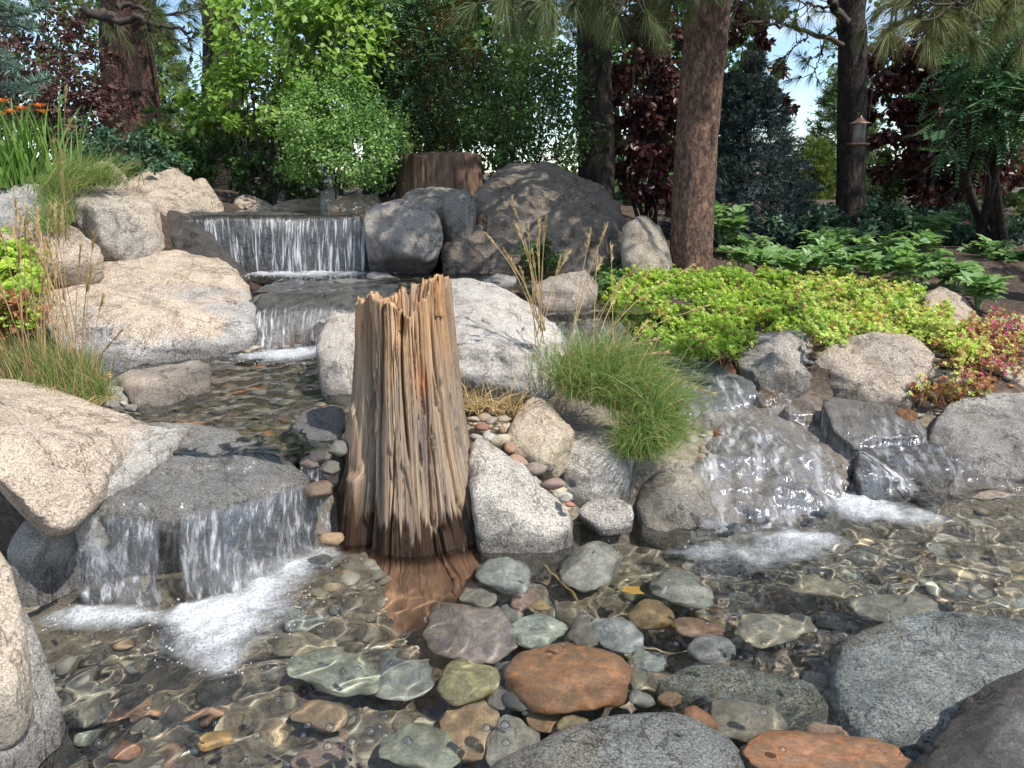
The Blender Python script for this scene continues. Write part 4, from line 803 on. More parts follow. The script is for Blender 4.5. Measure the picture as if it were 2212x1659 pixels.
# ------------------------------------------------------------------ the weathered stump
GZ = np.array([0, 0, 1.0])
def stump():
    c0 = np.array([-.435, 3.14, 0]); root = thing('tree_stump', 'tall weathered grey-brown stump with a jagged orange top standing in the pool', 'stump', (c0[0], c0[1], -.36))
    nt, nz_ = 660, 120
    th = np.linspace(-np.pi, np.pi, nt, endpoint=False)
    e = lambda k, s, o=3: fbm(np.stack([np.cos(th) * k, np.sin(th) * k, 0 * th + s], 1), 71, o)
    # jagged rim height by direction; th=0 faces the camera, positive to the right
    ztop = 1.03 + .05 * e(2.2, 3) + .022 * np.sign(e(5, 5, 2)) * np.abs(e(5, 6, 2)) ** .5 + .012 * e(14, 8, 2)
    ztop += .03 * np.sin(th * .8) + .10 * np.exp(-((th - .95) / .32) ** 2) + .01 * np.exp(-((th + .9) / .4) ** 2) - .05 * np.exp(-((th - .15) / .35) ** 2)
    zr, rr = [-.4, -.15, 0, .2, .5, .8, 1.0, 1.2], [.40, .36, .325, .292, .245, .212, .196, .186]
    s = np.linspace(0, 1, nz_) ** .95
    TH, S_ = np.meshgrid(th, s); Zt = np.meshgrid(ztop, s)[0]
    Zz = -.4 + (Zt + .4) * S_
    R = np.interp(Zz.ravel(), zr, rr)
    z = Zz.ravel(); t = TH.ravel()
    wob = .10 * fbm(np.stack([np.cos(t) * 2, np.sin(t) * 2, z * 1.3], 1), 72, 3) + .03 * fbm(np.stack([np.cos(t) * 5, np.sin(t) * 5, z * 3], 1), 78, 2)
    tw = t + wob + .10 * (z - .5)
    cx_, sx_ = np.cos(tw), np.sin(tw)
    def band(k, zf, sd, o=3): return fbm(np.stack([cx_ * k, sx_ * k, z * zf], 1), sd, o)
    lobes = band(1.3, .35, 73, 2)
    g1 = band(6, .5, 74, 3); g2 = band(17, .9, 75, 3); g3 = band(46, 2.0, 76, 2)
    flare = sstep(.9, -.1, z)
    R = R * (1 + (.07 + .13 * flare) * lobes)
    R += .22 * sstep(-.06, -.36, z) * np.exp(-((t + .1) / .45) ** 2) + .10 * sstep(.0, -.36, z) * np.exp(-((t - .9) / .4) ** 2)
    rid = lambda x, w: np.exp(-(x / w) ** 2)
    mk = band(2.2, .7, 95, 2); R -= .024 * rid(g1, .020) * sstep(-.25, .1, mk) + .014 * rid(band(10, .45, 77, 2), .022) * sstep(.2, -.1, mk) + .0045 * rid(g2, .06) + .0012 * rid(g3, .12)
    R += .012 * g1 + .0025 * g2 + .0012 * g3
    pit = fbm(np.stack([cx_ * 7, sx_ * 7, z * 3.2], 1), 86, 3); R -= .016 * sstep(.34, .44, pit) * sstep(-.05, .1, z)
    brk = fbm(np.stack([cx_ * 3.2, sx_ * 3.2, z * 1.2], 1), 87, 2); R -= .009 * sstep(.02, .05, brk) * sstep(.0, .3, z)
    def cleft(a, w, dep, z0, z1): # long open fissures
        aa = a + .05 * np.sin(z * 5 + a * 9) - .04 * z
        return 1.25 * dep * np.exp(-((t - aa) / w) ** 2) * sstep(z0, z0 + .12, z) * sstep(z1, z1 - .15, z)
    R -= cleft(-.64, .045, .075, -.4, .98) + cleft(-.36, .025, .035, .2, 1.2) + cleft(.1, .022, .03, .35, 1.2) + cleft(.45, .018, .022, -.1, .8) + cleft(-.15, .018, .02, -.4, .55) + cleft(.75, .02, .02, .0, 1.0) + cleft(-.85, .05, .06, .3, .62)
    R -= .07 * np.exp(-((t - .02) / .10) ** 2 - ((z - .93) / .055) ** 2)          # knot hollow near the rim
    R += .022 * np.exp(-((t + 1.32) / .32) ** 4) * sstep(.50, .47, z - .10 * np.sin(t * 9) + .05 * lobes)   # broken outer splinter on the left
    R += .03 * np.exp(-((t + .93) / .14) ** 4) * sstep(.30, .27, z)
    R += .055 * np.exp(-((t - 1.25) / .5) ** 2) * sstep(.42, -.05, z)
    x = c0[0] + R * np.sin(t); y = c0[1] - R * np.cos(t)
    rows = [np.stack([x, y, z], 1).reshape(nz_, nt, 3)]
    rim = rows[0][-1]
    for k, (f, dz) in enumerate(((.93, -.006), (.82, -.05), (.6, -.11), (.25, -.14), (.0, -.15))):
        q = rim.copy(); q[:, 0] = c0[0] + (q[:, 0] - c0[0]) * f; q[:, 1] = c0[1] + (q[:, 1] - c0[1]) * f
        q[:, 2] = (rim[:, 2] + dz) * (1 - .5 * (1 - f)) + .97 * .5 * (1 - f) + dz * .5 + .03 * e(9, 20 + k, 2) * f
        rows.append(q[None])
    V = np.concatenate(rows).reshape(-1, 3); nr = nz_ + 5
    t2 = np.tile(th, nr); z2 = V[:, 2]
    vn = lambda k, zf, sd, o=3: fbm(np.stack([np.cos(t2 + .1 * z2) * k, np.sin(t2 + .1 * z2) * k, z2 * zf], 1), sd, o)
    a, b, c_ = vn(2.5, 1.0, 81), vn(9, .8, 82), vn(28, .9, 83)
    up = sstep(.55, .98, z2 + .22 * a + .10 * b)
    col = np.array([.31, .225, .15])[None] * (1 - up[:, None]) + np.array([.41, .245, .125])[None] * up[:, None]
    mid = sstep(.05, .5, vn(1.8, 1.4, 85) + .2)[:, None] * (1 - up[:, None]); col = col * (1 - .5 * mid) + np.array([.23, .17, .125]) * .5 * mid
    col *= (1.08 + .42 * b + .22 * c_)[:, None]
    gry = sstep(.0, .35, vn(5, .6, 88))[:, None] * .55; col = col * (1 - gry) + np.array([.27, .235, .20]) * gry
    pale = sstep(.12, .4, c_ + .3 * a - .1 * up); col = col * (1 - .45 * pale[:, None]) + np.array([.54, .42, .29]) * .45 * pale[:, None]
    rust = np.exp(-((t2 - .38) / .12) ** 2 - ((z2 - .70) / .07) ** 2)[:, None]; col = col * (1 - .6 * rust) + np.array([.48, .16, .06]) * .6 * rust
    char = (np.exp(-((t2 - .33) / .10) ** 2) * sstep(.72, .5, z2) * sstep(.12, .4, z2) * .6)[:, None]; col = col * (1 - char) + np.array([.16, .14, .13]) * char
    subm = sstep(.02, -.05, z2)[:, None]; col = col * (1 - subm) + np.array([.30, .165, .10]) * subm * (1 + .3 * b[:, None])
    wet = sstep(.15, .12, z2 - .11 * c_ - .07 * b) * sstep(-.1, -.02, z2)
    left = sstep(-.35, -.6, t2) * sstep(-1.9, -1.5, t2); wet = np.maximum(wet, left * sstep(.42, .1, z2 + .1 * b) * .8 * sstep(-.1, 0, z2))  # left foot: darker and smoother to a greater height, fading upwards
    grain = np.stack([np.cos(t2) * 30 + 2 * a, np.sin(t2) * 30 + 2 * b, z2 * 1.6], 1)
    part('trunk', V, grid_faces(nt, nr, True), M['wood'], root, {'col': np.clip(col, .01, 1), 'wet': wet, 'grain': grain}).cycles.is_caustics_receiver = True
    # loose splinters standing off the left foot and the broken rim
    for k, (ang, rr_, z0, z1, w) in enumerate(((-1.40, .315, -.2, .52, .028), (-1.18, .325, -.2, .37, .028), (-1.62, .30, -.2, .36, .024), (.9, .185, .95, 1.13, .022), (-.1, .17, .9, 1.05, .018), (.42, .18, .9, 1.07, .016))):
        n = 16; zz = np.linspace(z0, z1, n); pr = np.interp(zz, zr, rr) / np.interp(z0, zr, rr)
        r_ = rr_ * pr + .012 * fbm(np.stack([zz * 5, 0 * zz + k, 0 * zz], 1), 90, 2)
        ctr = np.stack([c0[0] + r_ * math.sin(ang), c0[1] - r_ * math.cos(ang), zz], 1)
        Vt, Ft = tube(ctr, w * (1 - np.linspace(0, 1, n) ** 4 * .7) * (1 + .25 * np.sin(np.linspace(0, 5, n) + k)), 18)
        tg = np.array([math.cos(ang), math.sin(ang), 0]); nrm_ = np.array([math.sin(ang), -math.cos(ang), 0]); rel = Vt - np.repeat(ctr, 18, 0); a_, b_ = rel @ tg, rel @ nrm_
        gr = fbm(np.column_stack([a_ * 130, Vt[:, 2] * 3, 0 * a_ + k]), 91, 3)
        Vt = np.repeat(ctr, 18, 0) + np.outer(a_ * 1.15, tg) + np.outer(b_ * .55 + .010 * gr, nrm_) + np.outer(.12 * fbm(np.column_stack([a_ * 90, 0 * a_, 0 * a_ + k]), 93, 2) * sstep(z1 - .15, z1, Vt[:, 2]), GZ)
        cc = np.tile(np.array([.30, .22, .14]) if z1 < .8 else np.array([.40, .22, .10]), (len(Vt), 1)) * (1 + .4 * fbm(Vt * np.array([50, 50, 3]), 92, 2))[:, None]
        part('splinter', Vt, Ft, M['wood'], root, {'col': cc, 'wet': sstep(.12, .04, Vt[:, 2]), 'grain': Vt * np.array([90, 90, 3])}).cycles.is_caustics_receiver = True
stump()

# ------------------------------------------------------------------ still and moving water
def sheet(name, x0, x1, y0, y1, step, zfun, mask=None):
    nx, ny = int((x1 - x0) / step) + 1, int((y1 - y0) / step) + 1
    X, Y = np.meshgrid(np.linspace(x0, x1, nx), np.linspace(y0, y1, ny))
    V = np.stack([X.ravel(), Y.ravel(), zfun(X.ravel(), Y.ravel())], 1); F = grid_faces(nx, ny)
    if mask is not None:
        k = mask(V[:, 0], V[:, 1]); F = F[k[F].all(1)]
    o = link(name, mesh_np(name, V, F, M['water'])); o.cycles.is_caustics_caster = True
    tag(o, kind='structure'); return o
wr = np.random.default_rng(5)
WAVES = [(wr.uniform(0, 6.28), 24 * (120 / 24) ** wr.random(), wr.uniform(0, 6.28)) for _ in range(46)]
def ripple(x, y, amp):
    z = 0 * x
    wx = x + .05 * fbm(np.stack([x * 3, y * 3, 0 * x], 1), 41, 2); wy = y + .05 * fbm(np.stack([x * 3, y * 3, 0 * x + 9], 1), 42, 2)
    for a, f, ph in WAVES: z = z + (1 / f) * np.sin(f * (wx * math.cos(a) + wy * math.sin(a)) + ph)
    return z * amp
FALL1 = (-1.02, 2.42); FALL2 = (1.15, 3.0); FALL3 = (1.75, 3.1)
def pool_z(x, y):
    e = .46 + .3 * fbm(np.stack([x * 1.7, y * 1.7, 0 * x], 1), 45, 2) + .35 * sstep(-.5, -1.2, x)
    for (fx, fy), r, k in ((FALL1, .45, .8), (FALL2, .55, 1.0), (FALL3, .5, 1.0)): e += k * np.exp(-((x - fx) ** 2 + (y - fy) ** 2) / r ** 2)
    e += .45 * sstep(.6, 1.4, x) * sstep(1.5, 2.2, y)
    z = ripple(x, y, .038 * np.clip(e, .12, 1.3))
    for (fx, fy), w in ((FALL1, .0035), (FALL2, .003)):        # ring waves leaving the falls
        r = np.hypot(x - fx, y - fy); z += w * np.sin(r * 42 + 2 * fbm(np.stack([x * 4, y * 4, 0 * x], 1), 44, 2)) * np.exp(-r / .5) * sstep(.1, .35, r)
    return z
sheet('pool_water', -2.1, 3.1, 1.0, 4.0, .0112, pool_z)
sheet('middle_pool_water', -2.2, -.15, 2.92, 5.1, .016, lambda x, y: .405 + ripple(x, y, .03), lambda x, y: (x < -.74) | (y > 3.62))
sheet('upper_pool_water', -1.75, 1.05, 5.02, 6.5, .02, lambda x, y: .715 + ripple(x, y, .03), lambda x, y: (y > 5.15) & (x < .45))
sheet('channel_pool_water', .2, 1.2, 4.98, 5.9, .02, lambda x, y: .60 + ripple(x, y, .025))
sheet('top_pool_water', -2.6, -.8, 6.40, 7.75, .03, lambda x, y: 1.155 + ripple(x, y, .012))

def flow_mesh(name, V, F, mat, dens, flow):
    m = mesh_np(name, V, F, mat, True, {'dens': dens})
    a = m.attributes.new('flow', 'FLOAT_VECTOR', 'POINT'); a.data.foreach_set('vector', np.ascontiguousarray(flow, np.float32).ravel())
    return tag(link(name, m), kind='structure')
def curtain(name, lip, base, mat, seed, nu=260, nv=46, out=.06, uscale=60, vscale=5, dfun=None, layers=2, wob=.012):
    """falling sheet between a lip and a foot line: folded, uneven, in two loose layers"""
    lip, base = np.asarray(lip), np.asarray(base); tl = np.linspace(0, 1, len(lip)); Vs, Fs, De, Fl = [], [], [], []; off = 0
    for k in range(layers):
        u = np.linspace(0, 1, nu); s = np.linspace(0, 1, nv)
        A = np.stack([np.interp(u, tl, lip[:, j]) for j in range(3)], 1); B = np.stack([np.interp(u, tl, base[:, j]) for j in range(3)], 1)
        U, S_ = np.meshgrid(u, s); w = np.linalg.norm(lip[-1] - lip[0])
        fold = fbm(np.stack([U.ravel() * w * 14, 0 * U.ravel() + k * 7, S_.ravel() * 1.1], 1), seed + k, 3).reshape(U.shape)
        fine = fbm(np.stack([U.ravel() * w * 60, 0 * U.ravel() + k * 3, S_.ravel() * 4], 1), seed + 9 + k, 2).reshape(U.shape)
        P = np.empty(U.shape + (3,)); e = S_ ** .6
        for j in (0, 1): P[..., j] = A[None, :, j] * (1 - e) + B[None, :, j] * e
        P[..., 2] = A[None, :, 2] * (1 - S_) + B[None, :, 2] * S_
        P[..., 1] -= out * (S_ * (1.25 - S_)) + (wob * 2 * fold + wob * .5 * fine) * sstep(0, .3, S_) + k * .012
        P[..., 0] += .25 * wob * fold * S_
        D_ = np.ones_like(U) if dfun is None else np.broadcast_to(np.array([dfun(x) for x in u])[None], U.shape).copy()
        D_ *= sstep(.0, .10, S_ + .05 * fine) * (.85 + .5 * fold)
        Vs.append(P.reshape(-1, 3)); Fs.append(grid_faces(nu, nv) + off); off += nu * nv; De.append(np.clip(D_, 0, 1.2).ravel())
        Fl.append(np.stack([U * w * uscale + k * 50, 0 * U + k * 31 + seed, P[..., 2] * vscale], -1).reshape(-1, 3))
    return flow_mesh(name, np.concatenate(Vs), np.concatenate(Fs), mat, np.concatenate(De), np.concatenate(Fl))
def film(name, keys, quad, z_min, mat, seed, nu=150, nv=110, uscale=24, vscale=6, dens=1.0, lift=.006, dfun=None):
    """water sliding over rocks: a skin that follows their tops, quad = four ground corners (start-left, start-right, end-left, end-right)"""
    V_, F_ = join([ROCKS[k] for k in keys]); bv = BVHTree.FromPolygons([tuple(v) for v in V_], [tuple(f) for fs in F_ for f in fs])
    q = np.asarray(quad)[:, :2]; u, s = np.meshgrid(np.linspace(0, 1, nu), np.linspace(0, 1, nv))
    XY = (q[0] * (1 - u[..., None]) + q[1] * u[..., None]) * (1 - s[..., None]) + (q[2] * (1 - u[..., None]) + q[3] * u[..., None]) * s[..., None]
    flat = XY.reshape(-1, 2); Z_ = np.empty(len(flat))
    for i, p in enumerate(flat):
        h = bv.ray_cast(Vector((p[0], p[1], 3)), Vector((0, 0, -1))); Z_[i] = h[0].z if h[0] is not None else -1
    ok = Z_ > z_min - .05; Z_ = np.maximum(Z_, z_min)
    n = fbm(np.column_stack([flat * np.array([22, 16]), Z_ * 10]), seed, 4); Z_ += lift + .008 * n
    w = np.linalg.norm(q[1] - q[0]); l = np.linalg.norm(q[2] - q[0])
    edge = np.minimum(np.minimum(u, 1 - u) * 6, np.minimum(s, 1 - s) * 6).clip(0, 1).ravel()
    D_ = dens * edge * (.75 + .7 * fbm(np.column_stack([flat * 4, 0 * Z_]), seed + 3, 3)).clip(0, 1.3)
    if dfun is not None: D_ = D_ * dfun(flat, Z_)
    F = grid_faces(nu, nv); F = F[ok[F].all(1)]
    fl = np.stack([u.ravel() * w * uscale + .5 * n, 0 * Z_ + seed, s.ravel() * l * vscale + 4 * Z_], 1)
    return flow_mesh(name, np.column_stack([flat, Z_]), F, mat, D_, fl)
UL = [at(372, 474, 6.38), at(480, 468, 6.36), at(640, 469, 6.36), at(792, 466, 6.36)]; UB = [onz(395, 590, .70), onz(500, 590, .70), onz(640, 592, .70), onz(790, 590, .70)]
ufd = lambda u: .55 + .5 * float(sstep(.14, .30, u)) * (1 - .25 * (.5 + .5 * math.sin(u * 37)))
curtain('upper_waterfall_water', UL, UB, M['fall'], 3, 300, 30, .05, 40, 3, ufd)
LL = [at(160, 1100, 2.54), at(330, 1112, 2.515), at(420, 1104, 2.535), at(500, 1088, 2.605), at(600, 1052, 2.745), at(660, 1034, 2.84)]
LB = [onz(140, 1298, -.01), onz(330, 1302, -.01), onz(420, 1296, -.01), onz(500, 1286, -.01), onz(610, 1238, -.01), onz(690, 1190, -.01)]
def lfd(u):
    return float(.08 + .85 * sstep(.03, .07, u) * (1 - sstep(.235, .26, u)) + 1.0 * sstep(.345, .365, u) * (1 - .35 * sstep(.6, .66, u)) * (1 - sstep(.95, .99, u)))
curtain('lower_waterfall_water', LL, LB, M['clearfall'], 4, 260, 42, .05, 44, 9, lfd, wob=.016)
curtain('second_cascade_water', [at(552, 668, 5.14), at(640, 657, 5.10), at(720, 662, 5.08), at(775, 668, 5.08)], [onz(548, 756, .39), onz(640, 756, .39), onz(700, 754, .39), onz(780, 752, .39)], M['fall'], 6, 170, 34, .05, 60, 8,
        lambda u: float(1.0 - .75 * np.exp(-((u - .36) / .06) ** 2) - .7 * sstep(.78, .86, u)))
curtain('outlet_trickle_water', [at(650, 985, 2.95), at(690, 985, 2.95), at(708, 1000, 2.94)], [onz(655, 1190, -.01), onz(690, 1185, -.01), onz(720, 1180, -.01)], M['clearfall'], 8, 60, 40, .03, 60, 14, layers=1)
film('right_cascade_water', ['AD', 'AM', 'S5', 'SH', 'AE', 'AF'], [at(1480, 900, 4.05), at(1790, 890, 4.1), onz(1440, 1225, 0), onz(1930, 1140, 0)], 0, M['film'], 11, 150, 110, dens=1.15)
film('shelf_stream_water', ['SH', 'SH2', 'AE', 'AF'], [at(1780, 900, 3.95), at(2330, 965, 3.85), onz(1840, 1090, 0), onz(2330, 1060, 0)], 0, M['film'], 17, 150, 80, dens=.9)
film('slab_stream_water', ['AM', 'AD', 'S2', 'S5', 'S3', 'SH'], [at(1400, 775, 4.75), at(1760, 815, 4.5), at(1450, 950, 3.75), at(1800, 915, 3.95)], .2, M['film'], 12, 140, 100, dens=.9)
film('side_chute_water', ['AE', 'AF', 'AD'], [at(1790, 955, 3.8), at(1850, 980, 3.62), onz(1800, 1105, 0), onz(2050, 1110, 0)], 0, M['fall'], 13, 110, 80, uscale=40, dens=1.1)
film('channel_water', ['AN', 'V2'], [at(1190, 690, 5.0), at(1350, 690, 5.0), at(1200, 790, 4.5), at(1370, 790, 4.5)], .2, M['film'], 15, 90, 60, dens=.9)
film('slab_sheet_water', ['J'], [at(420, 915, 3.2), at(600, 965, 3.0), at(160, 1098, 2.42), at(645, 1030, 2.8)], .3, M['film'], 16, 170, 110, dens=.25, lift=.004)

# ------------------------------------------------------------------ foam and bubbles
IV, IF = ico(1)
def foam(name, label, P, R):
    n = len(P); V = P[:, None] + IV[None] * R[:, None, None]
    F = (np.arange(n)[:, None, None] * len(IV) + IF[None]).reshape(-1, 3)
    o = link(name, mesh_np(name, V.reshape(-1, 3), F, M['foam'])); tag(o, label, 'foam', kind='stuff'); return o
fr = np.random.default_rng(9)
def foam_patch(label, blobs, z, zf, bubbles=.1, size=1.0, step=.013):
    """blobs: picture place, spread across and along the picture (in picture units), weight"""
    ctr, R = [], []
    B = np.array(blobs, float)
    pw = np.array([onz(b[0], b[1], z) for b in B]); ex = np.array([abs(onz(b[0] + b[2], b[1], z)[0] - q[0]) for b, q in zip(B, pw)]); ey = np.array([abs(onz(b[0], b[1] - b[3], z)[1] - q[1]) for b, q in zip(B, pw)])
    def dens(x, y):
        d = 0
        for q, a, c, w in zip(pw, ex, ey, B[:, 4]): d = d + w * np.exp(-.5 * (((x - q[0]) / a) ** 2 + ((y - q[1]) / c) ** 2))
        d = d * (1 + .7 * fbm(np.stack([x * 9, y * 9, 0 * x], 1), 61, 4))
        return np.clip(d, 0, 1.2)
    x0, x1, y0, y1 = (pw[:, 0] - 2.6 * ex).min(), (pw[:, 0] + 2.6 * ex).max(), (pw[:, 1] - 2.6 * ey).min(), (pw[:, 1] + 2.6 * ey).max()
    nx, ny = int((x1 - x0) / step) + 2, int((y1 - y0) / step) + 2
    X, Y = np.meshgrid(np.linspace(x0, x1, nx), np.linspace(y0, y1, ny)); x, y = X.ravel(), Y.ravel(); D_ = dens(x, y)
    puff = fbm(np.stack([x * 30, y * 30, 0 * x], 1), 62, 3)
    Z_ = zf(x, y) + .003 + .022 * sstep(.3, 1.1, D_) * (.6 + .6 * puff)
    F = grid_faces(nx, ny); F = F[(D_ > .04)[F].any(1)]
    o = link('foam', mesh_np('foam', np.stack([x, y, Z_], 1), F, M['froth'], True, {'dens': D_})); tag(o, label, 'foam', kind='stuff')
    # round bubbles riding on the skin and scattering at its edge
    n = int(bubbles * 1e4); bx, by = fr.uniform(x0, x1, n * 6), fr.uniform(y0, y1, n * 6); d = dens(bx, by)
    k = fr.random(n * 6) < np.clip(d, 0, .8) * .5 + .12 * (d > .03); bx, by, d = bx[k][:n], by[k][:n], d[k][:n]
    r = size * fr.uniform(.0015, .0036, len(bx)) * (1 + .6 * (fr.random(len(bx)) < .06)); bz = zf(bx, by) + .003 + .020 * sstep(.3, 1.1, d) * .7 + r * .2
    V = np.stack([bx, by, bz], 1)[:, None] + IV[None] * r[:, None, None]; Fb = (np.arange(len(bx))[:, None, None] * len(IV) + IF[None]).reshape(-1, 3)
    o2 = link('bubbles', mesh_np('bubbles', V.reshape(-1, 3), Fb, M['foam']), o); o2['kind'] = 'stuff'
flat = lambda z: (lambda x, y: z + 0 * x)
foam_patch('white bubbly foam spreading from the foot of the lower waterfall', [(190, 1325, 55, 15, .9), (150, 1345, 40, 18, .5), (270, 1330, 45, 18, .6), (400, 1325, 60, 14, .9), (470, 1350, 60, 30, 1.0), (520, 1310, 55, 22, .8), (450, 1395, 65, 24, .6), (470, 1435, 40, 18, .4), (570, 1270, 50, 20, .9), (620, 1232, 45, 16, .8), (665, 1212, 50, 12, .5), (700, 1195, 35, 10, .45), (600, 1330, 80, 40, .22)], 0, pool_z, .03)
foam_patch('patchy white foam where the right-hand stream enters the pool', [(1600, 1195, 110, 20, .55), (1720, 1170, 70, 16, .5), (1835, 1065, 26, 14, .9), (1850, 1085, 40, 14, 1.0), (1900, 1108, 60, 14, .9), (1980, 1125, 55, 12, .6), (1820, 1050, 22, 12, .8), (2080, 1058, 60, 9, .8), (2150, 1066, 40, 8, .5), (1700, 1160, 60, 14, .4), (1560, 1250, 60, 24, .22), (2000, 1080, 90, 20, .25)], 0, pool_z, .02)
foam_patch('white foam at the foot of the second cascade', [(600, 766, 50, 7, .8), (650, 760, 30, 8, .9), (540, 772, 40, 5, .5), (695, 756, 26, 5, .6), (610, 776, 40, 6, .3)], .405, flat(.405), .02, 1.5, .014)
foam_patch('white foam line at the foot of the upper waterfall', [(610, 592, 40, 3.2, .8), (690, 591, 24, 3, .9), (750, 592, 26, 4, .8), (560, 593, 26, 2.5, .5), (650, 597, 40, 4, .3), (800, 590, 30, 1.6, .4)], .715, flat(.715), .02, 1.8, .018)
bm = bmesh.new(); bmesh.ops.create_icosphere(bm, subdivisions=3, radius=1); bme = bpy.data.meshes.new('bubble'); bm.to_mesh(bme); bm.free()
for q in bme.polygons: q.use_smooth = True
bme.materials.append(M['bubble'])
BP = [(1215, 1394), (1134, 1540), (1052, 1574), (1091, 1567), (1093, 1605), (1473, 1583), (931, 1358), (1147, 1240), (1147, 1264), (1270, 1327), (1315, 1168), (1390, 1232), (1350, 1235), (1445, 1252), (1493, 1315), (1527, 1347), (1540, 1245), (1570, 1307), (1640, 1280), (1612, 1385), (1650, 1390), (1530, 1440), (885, 1605), (800, 1580), (778, 1532), (708, 1612), (712, 1572), (655, 1590), (760, 1600), (820, 1572), (832, 1590), (880, 1600), (665, 1567), (832, 1548), (465, 1563), (212, 1604), (123, 1378), (566, 1450), (773, 1447), (630, 1420), (482, 1480), (210, 1480), (320, 1530), (600, 1510), (555, 1590), (750, 1340), (805, 1255), (790, 1300), (830, 1335), (745, 1270), (770, 1290), (1900, 1270), (1960, 1250), (2050, 1260), (2090, 1225), (2120, 1245), (2160, 1270), (2020, 1195), (1985, 1180), (2075, 1300), (2180, 1190), (2100, 1180), (2040, 1150), (1930, 1160), (2200, 1300), (1780, 1210), (1840, 1190), (1700, 1240), (1580, 1490), (1720, 1480), (1650, 1540), (1690, 1620), (1460, 1390), (1600, 1420), (340, 1440), (420, 1620), (530, 1640), (620, 1650)]
for k, (px, py) in enumerate(BP):
    q = onz(px, py, 0); q[2] = pool_z(q[:1], q[1:2])[0]; r = fr.uniform(.006, .011) * (1.25 if py > 1500 else 1)
    o = link('bubble', bme, loc=q); o.scale = (r, r, r * .8)
    tag(o, 'clear round bubble floating on the pool surface', 'bubble', 'bubbles floating on the pool')

# ------------------------------------------------------------------ plants: shared builders
LEAF_OVAL = np.array([(0, 0, 0), (-.30, .28, .07), (-.30, .66, .07), (0, 1, -.04), (.30, .66, .07), (.30, .28, .07)])
LEAF_LONG = np.array([(0, 0, 0), (-.15, .28, .04), (-.14, .62, .03), (0, 1, -.10), (.14, .62, .03), (.15, .28, .04)])
LEAF_SPOON = np.array([(0, 0, 0), (-.22, .45, .12), (-.34, .82, .16), (0, 1, .08), (.34, .82, .16), (.22, .45, .12)])
LEAF_F = np.array([(0, 3, 2, 1), (0, 5, 4, 3)])
def leaves(pos, ydir, zdir, size, tmpl=LEAF_OVAL, aspect=None):
    """many leaves at once: stalk at pos, pointing along ydir, upper face towards zdir"""
    pos = np.asarray(pos); n = len(pos); yd = unit(ydir); xd = unit(np.cross(yd, zdir)); zd = np.cross(xd, yd)
    s = np.broadcast_to(np.asarray(size, float), (n,))[:, None, None]
    V = pos[:, None] + s * (tmpl[None, :, :1] * xd[:, None] + tmpl[None, :, 1:2] * yd[:, None] + tmpl[None, :, 2:] * zd[:, None])
    F = (np.arange(n)[:, None, None] * len(tmpl) + LEAF_F[None]).reshape(-1, 4)
    return V.reshape(-1, 3), F, len(tmpl)
def blades(base, d0, bend, L_, W_, K=4, taper=True, rng=None):
    """ribbons such as grass or needles: leave base along d0 and bend towards bend"""
    rng = rng or RNG; base = np.asarray(base); n = len(base); d0 = unit(np.broadcast_to(d0, (n, 3)).copy()); bend = np.broadcast_to(bend, (n, 3))
    L_ = np.broadcast_to(np.asarray(L_, float), (n,)); W_ = np.broadcast_to(np.asarray(W_, float), (n,))
    side = unit(np.cross(d0, rng.normal(size=(n, 3))))
    P = [base]; 
    for k in range(1, K):
        s = (k - .5) / (K - 1); d = unit(d0 + bend * s); P.append(P[-1] + d * (L_ / (K - 1))[:, None])
    P = np.stack(P, 1)
    w = (1 - np.linspace(0, 1, K) ** 2 * .92) if taper else np.ones(K)
    V = np.stack([P - side[:, None] * (W_[:, None] * w)[..., None] * .5, P + side[:, None] * (W_[:, None] * w)[..., None] * .5], 2)
    q = np.array([(2 * k, 2 * k + 1, 2 * k + 3, 2 * k + 2) for k in range(K - 1)])
    F = (np.arange(n)[:, None, None] * (2 * K) + q[None]).reshape(-1, 4)
    return V.reshape(-1, 3), F, 2 * K, P
def clumps(center, radii, k, rng, shell=.55):
    """clump centres spread through an ellipsoid, more of them towards its outside"""
    d = rdir(k, rng); r = (shell + (1 - shell) * rng.random(k)) ** 1.0
    r *= .75 + .5 * rng.random(k)
    return np.asarray(center) + d * r[:, None] * np.asarray(radii)
def limb_net(root_pts, targets, r0, rng, n=7, sag=.15):
    out = []
    for t in targets:
        a = root_pts[rng.integers(len(root_pts))]; mid = (a + t) / 2 + rng.normal(0, .06, 3) * np.linalg.norm(t - a); mid[2] -= sag * np.linalg.norm(t - a) * .3
        P = spline([a, mid, t], n); out.append(tube(P, np.linspace(r0, r0 * .25, n), 5))
    return join(out)
GUP = np.array([0, 0, 1.0])
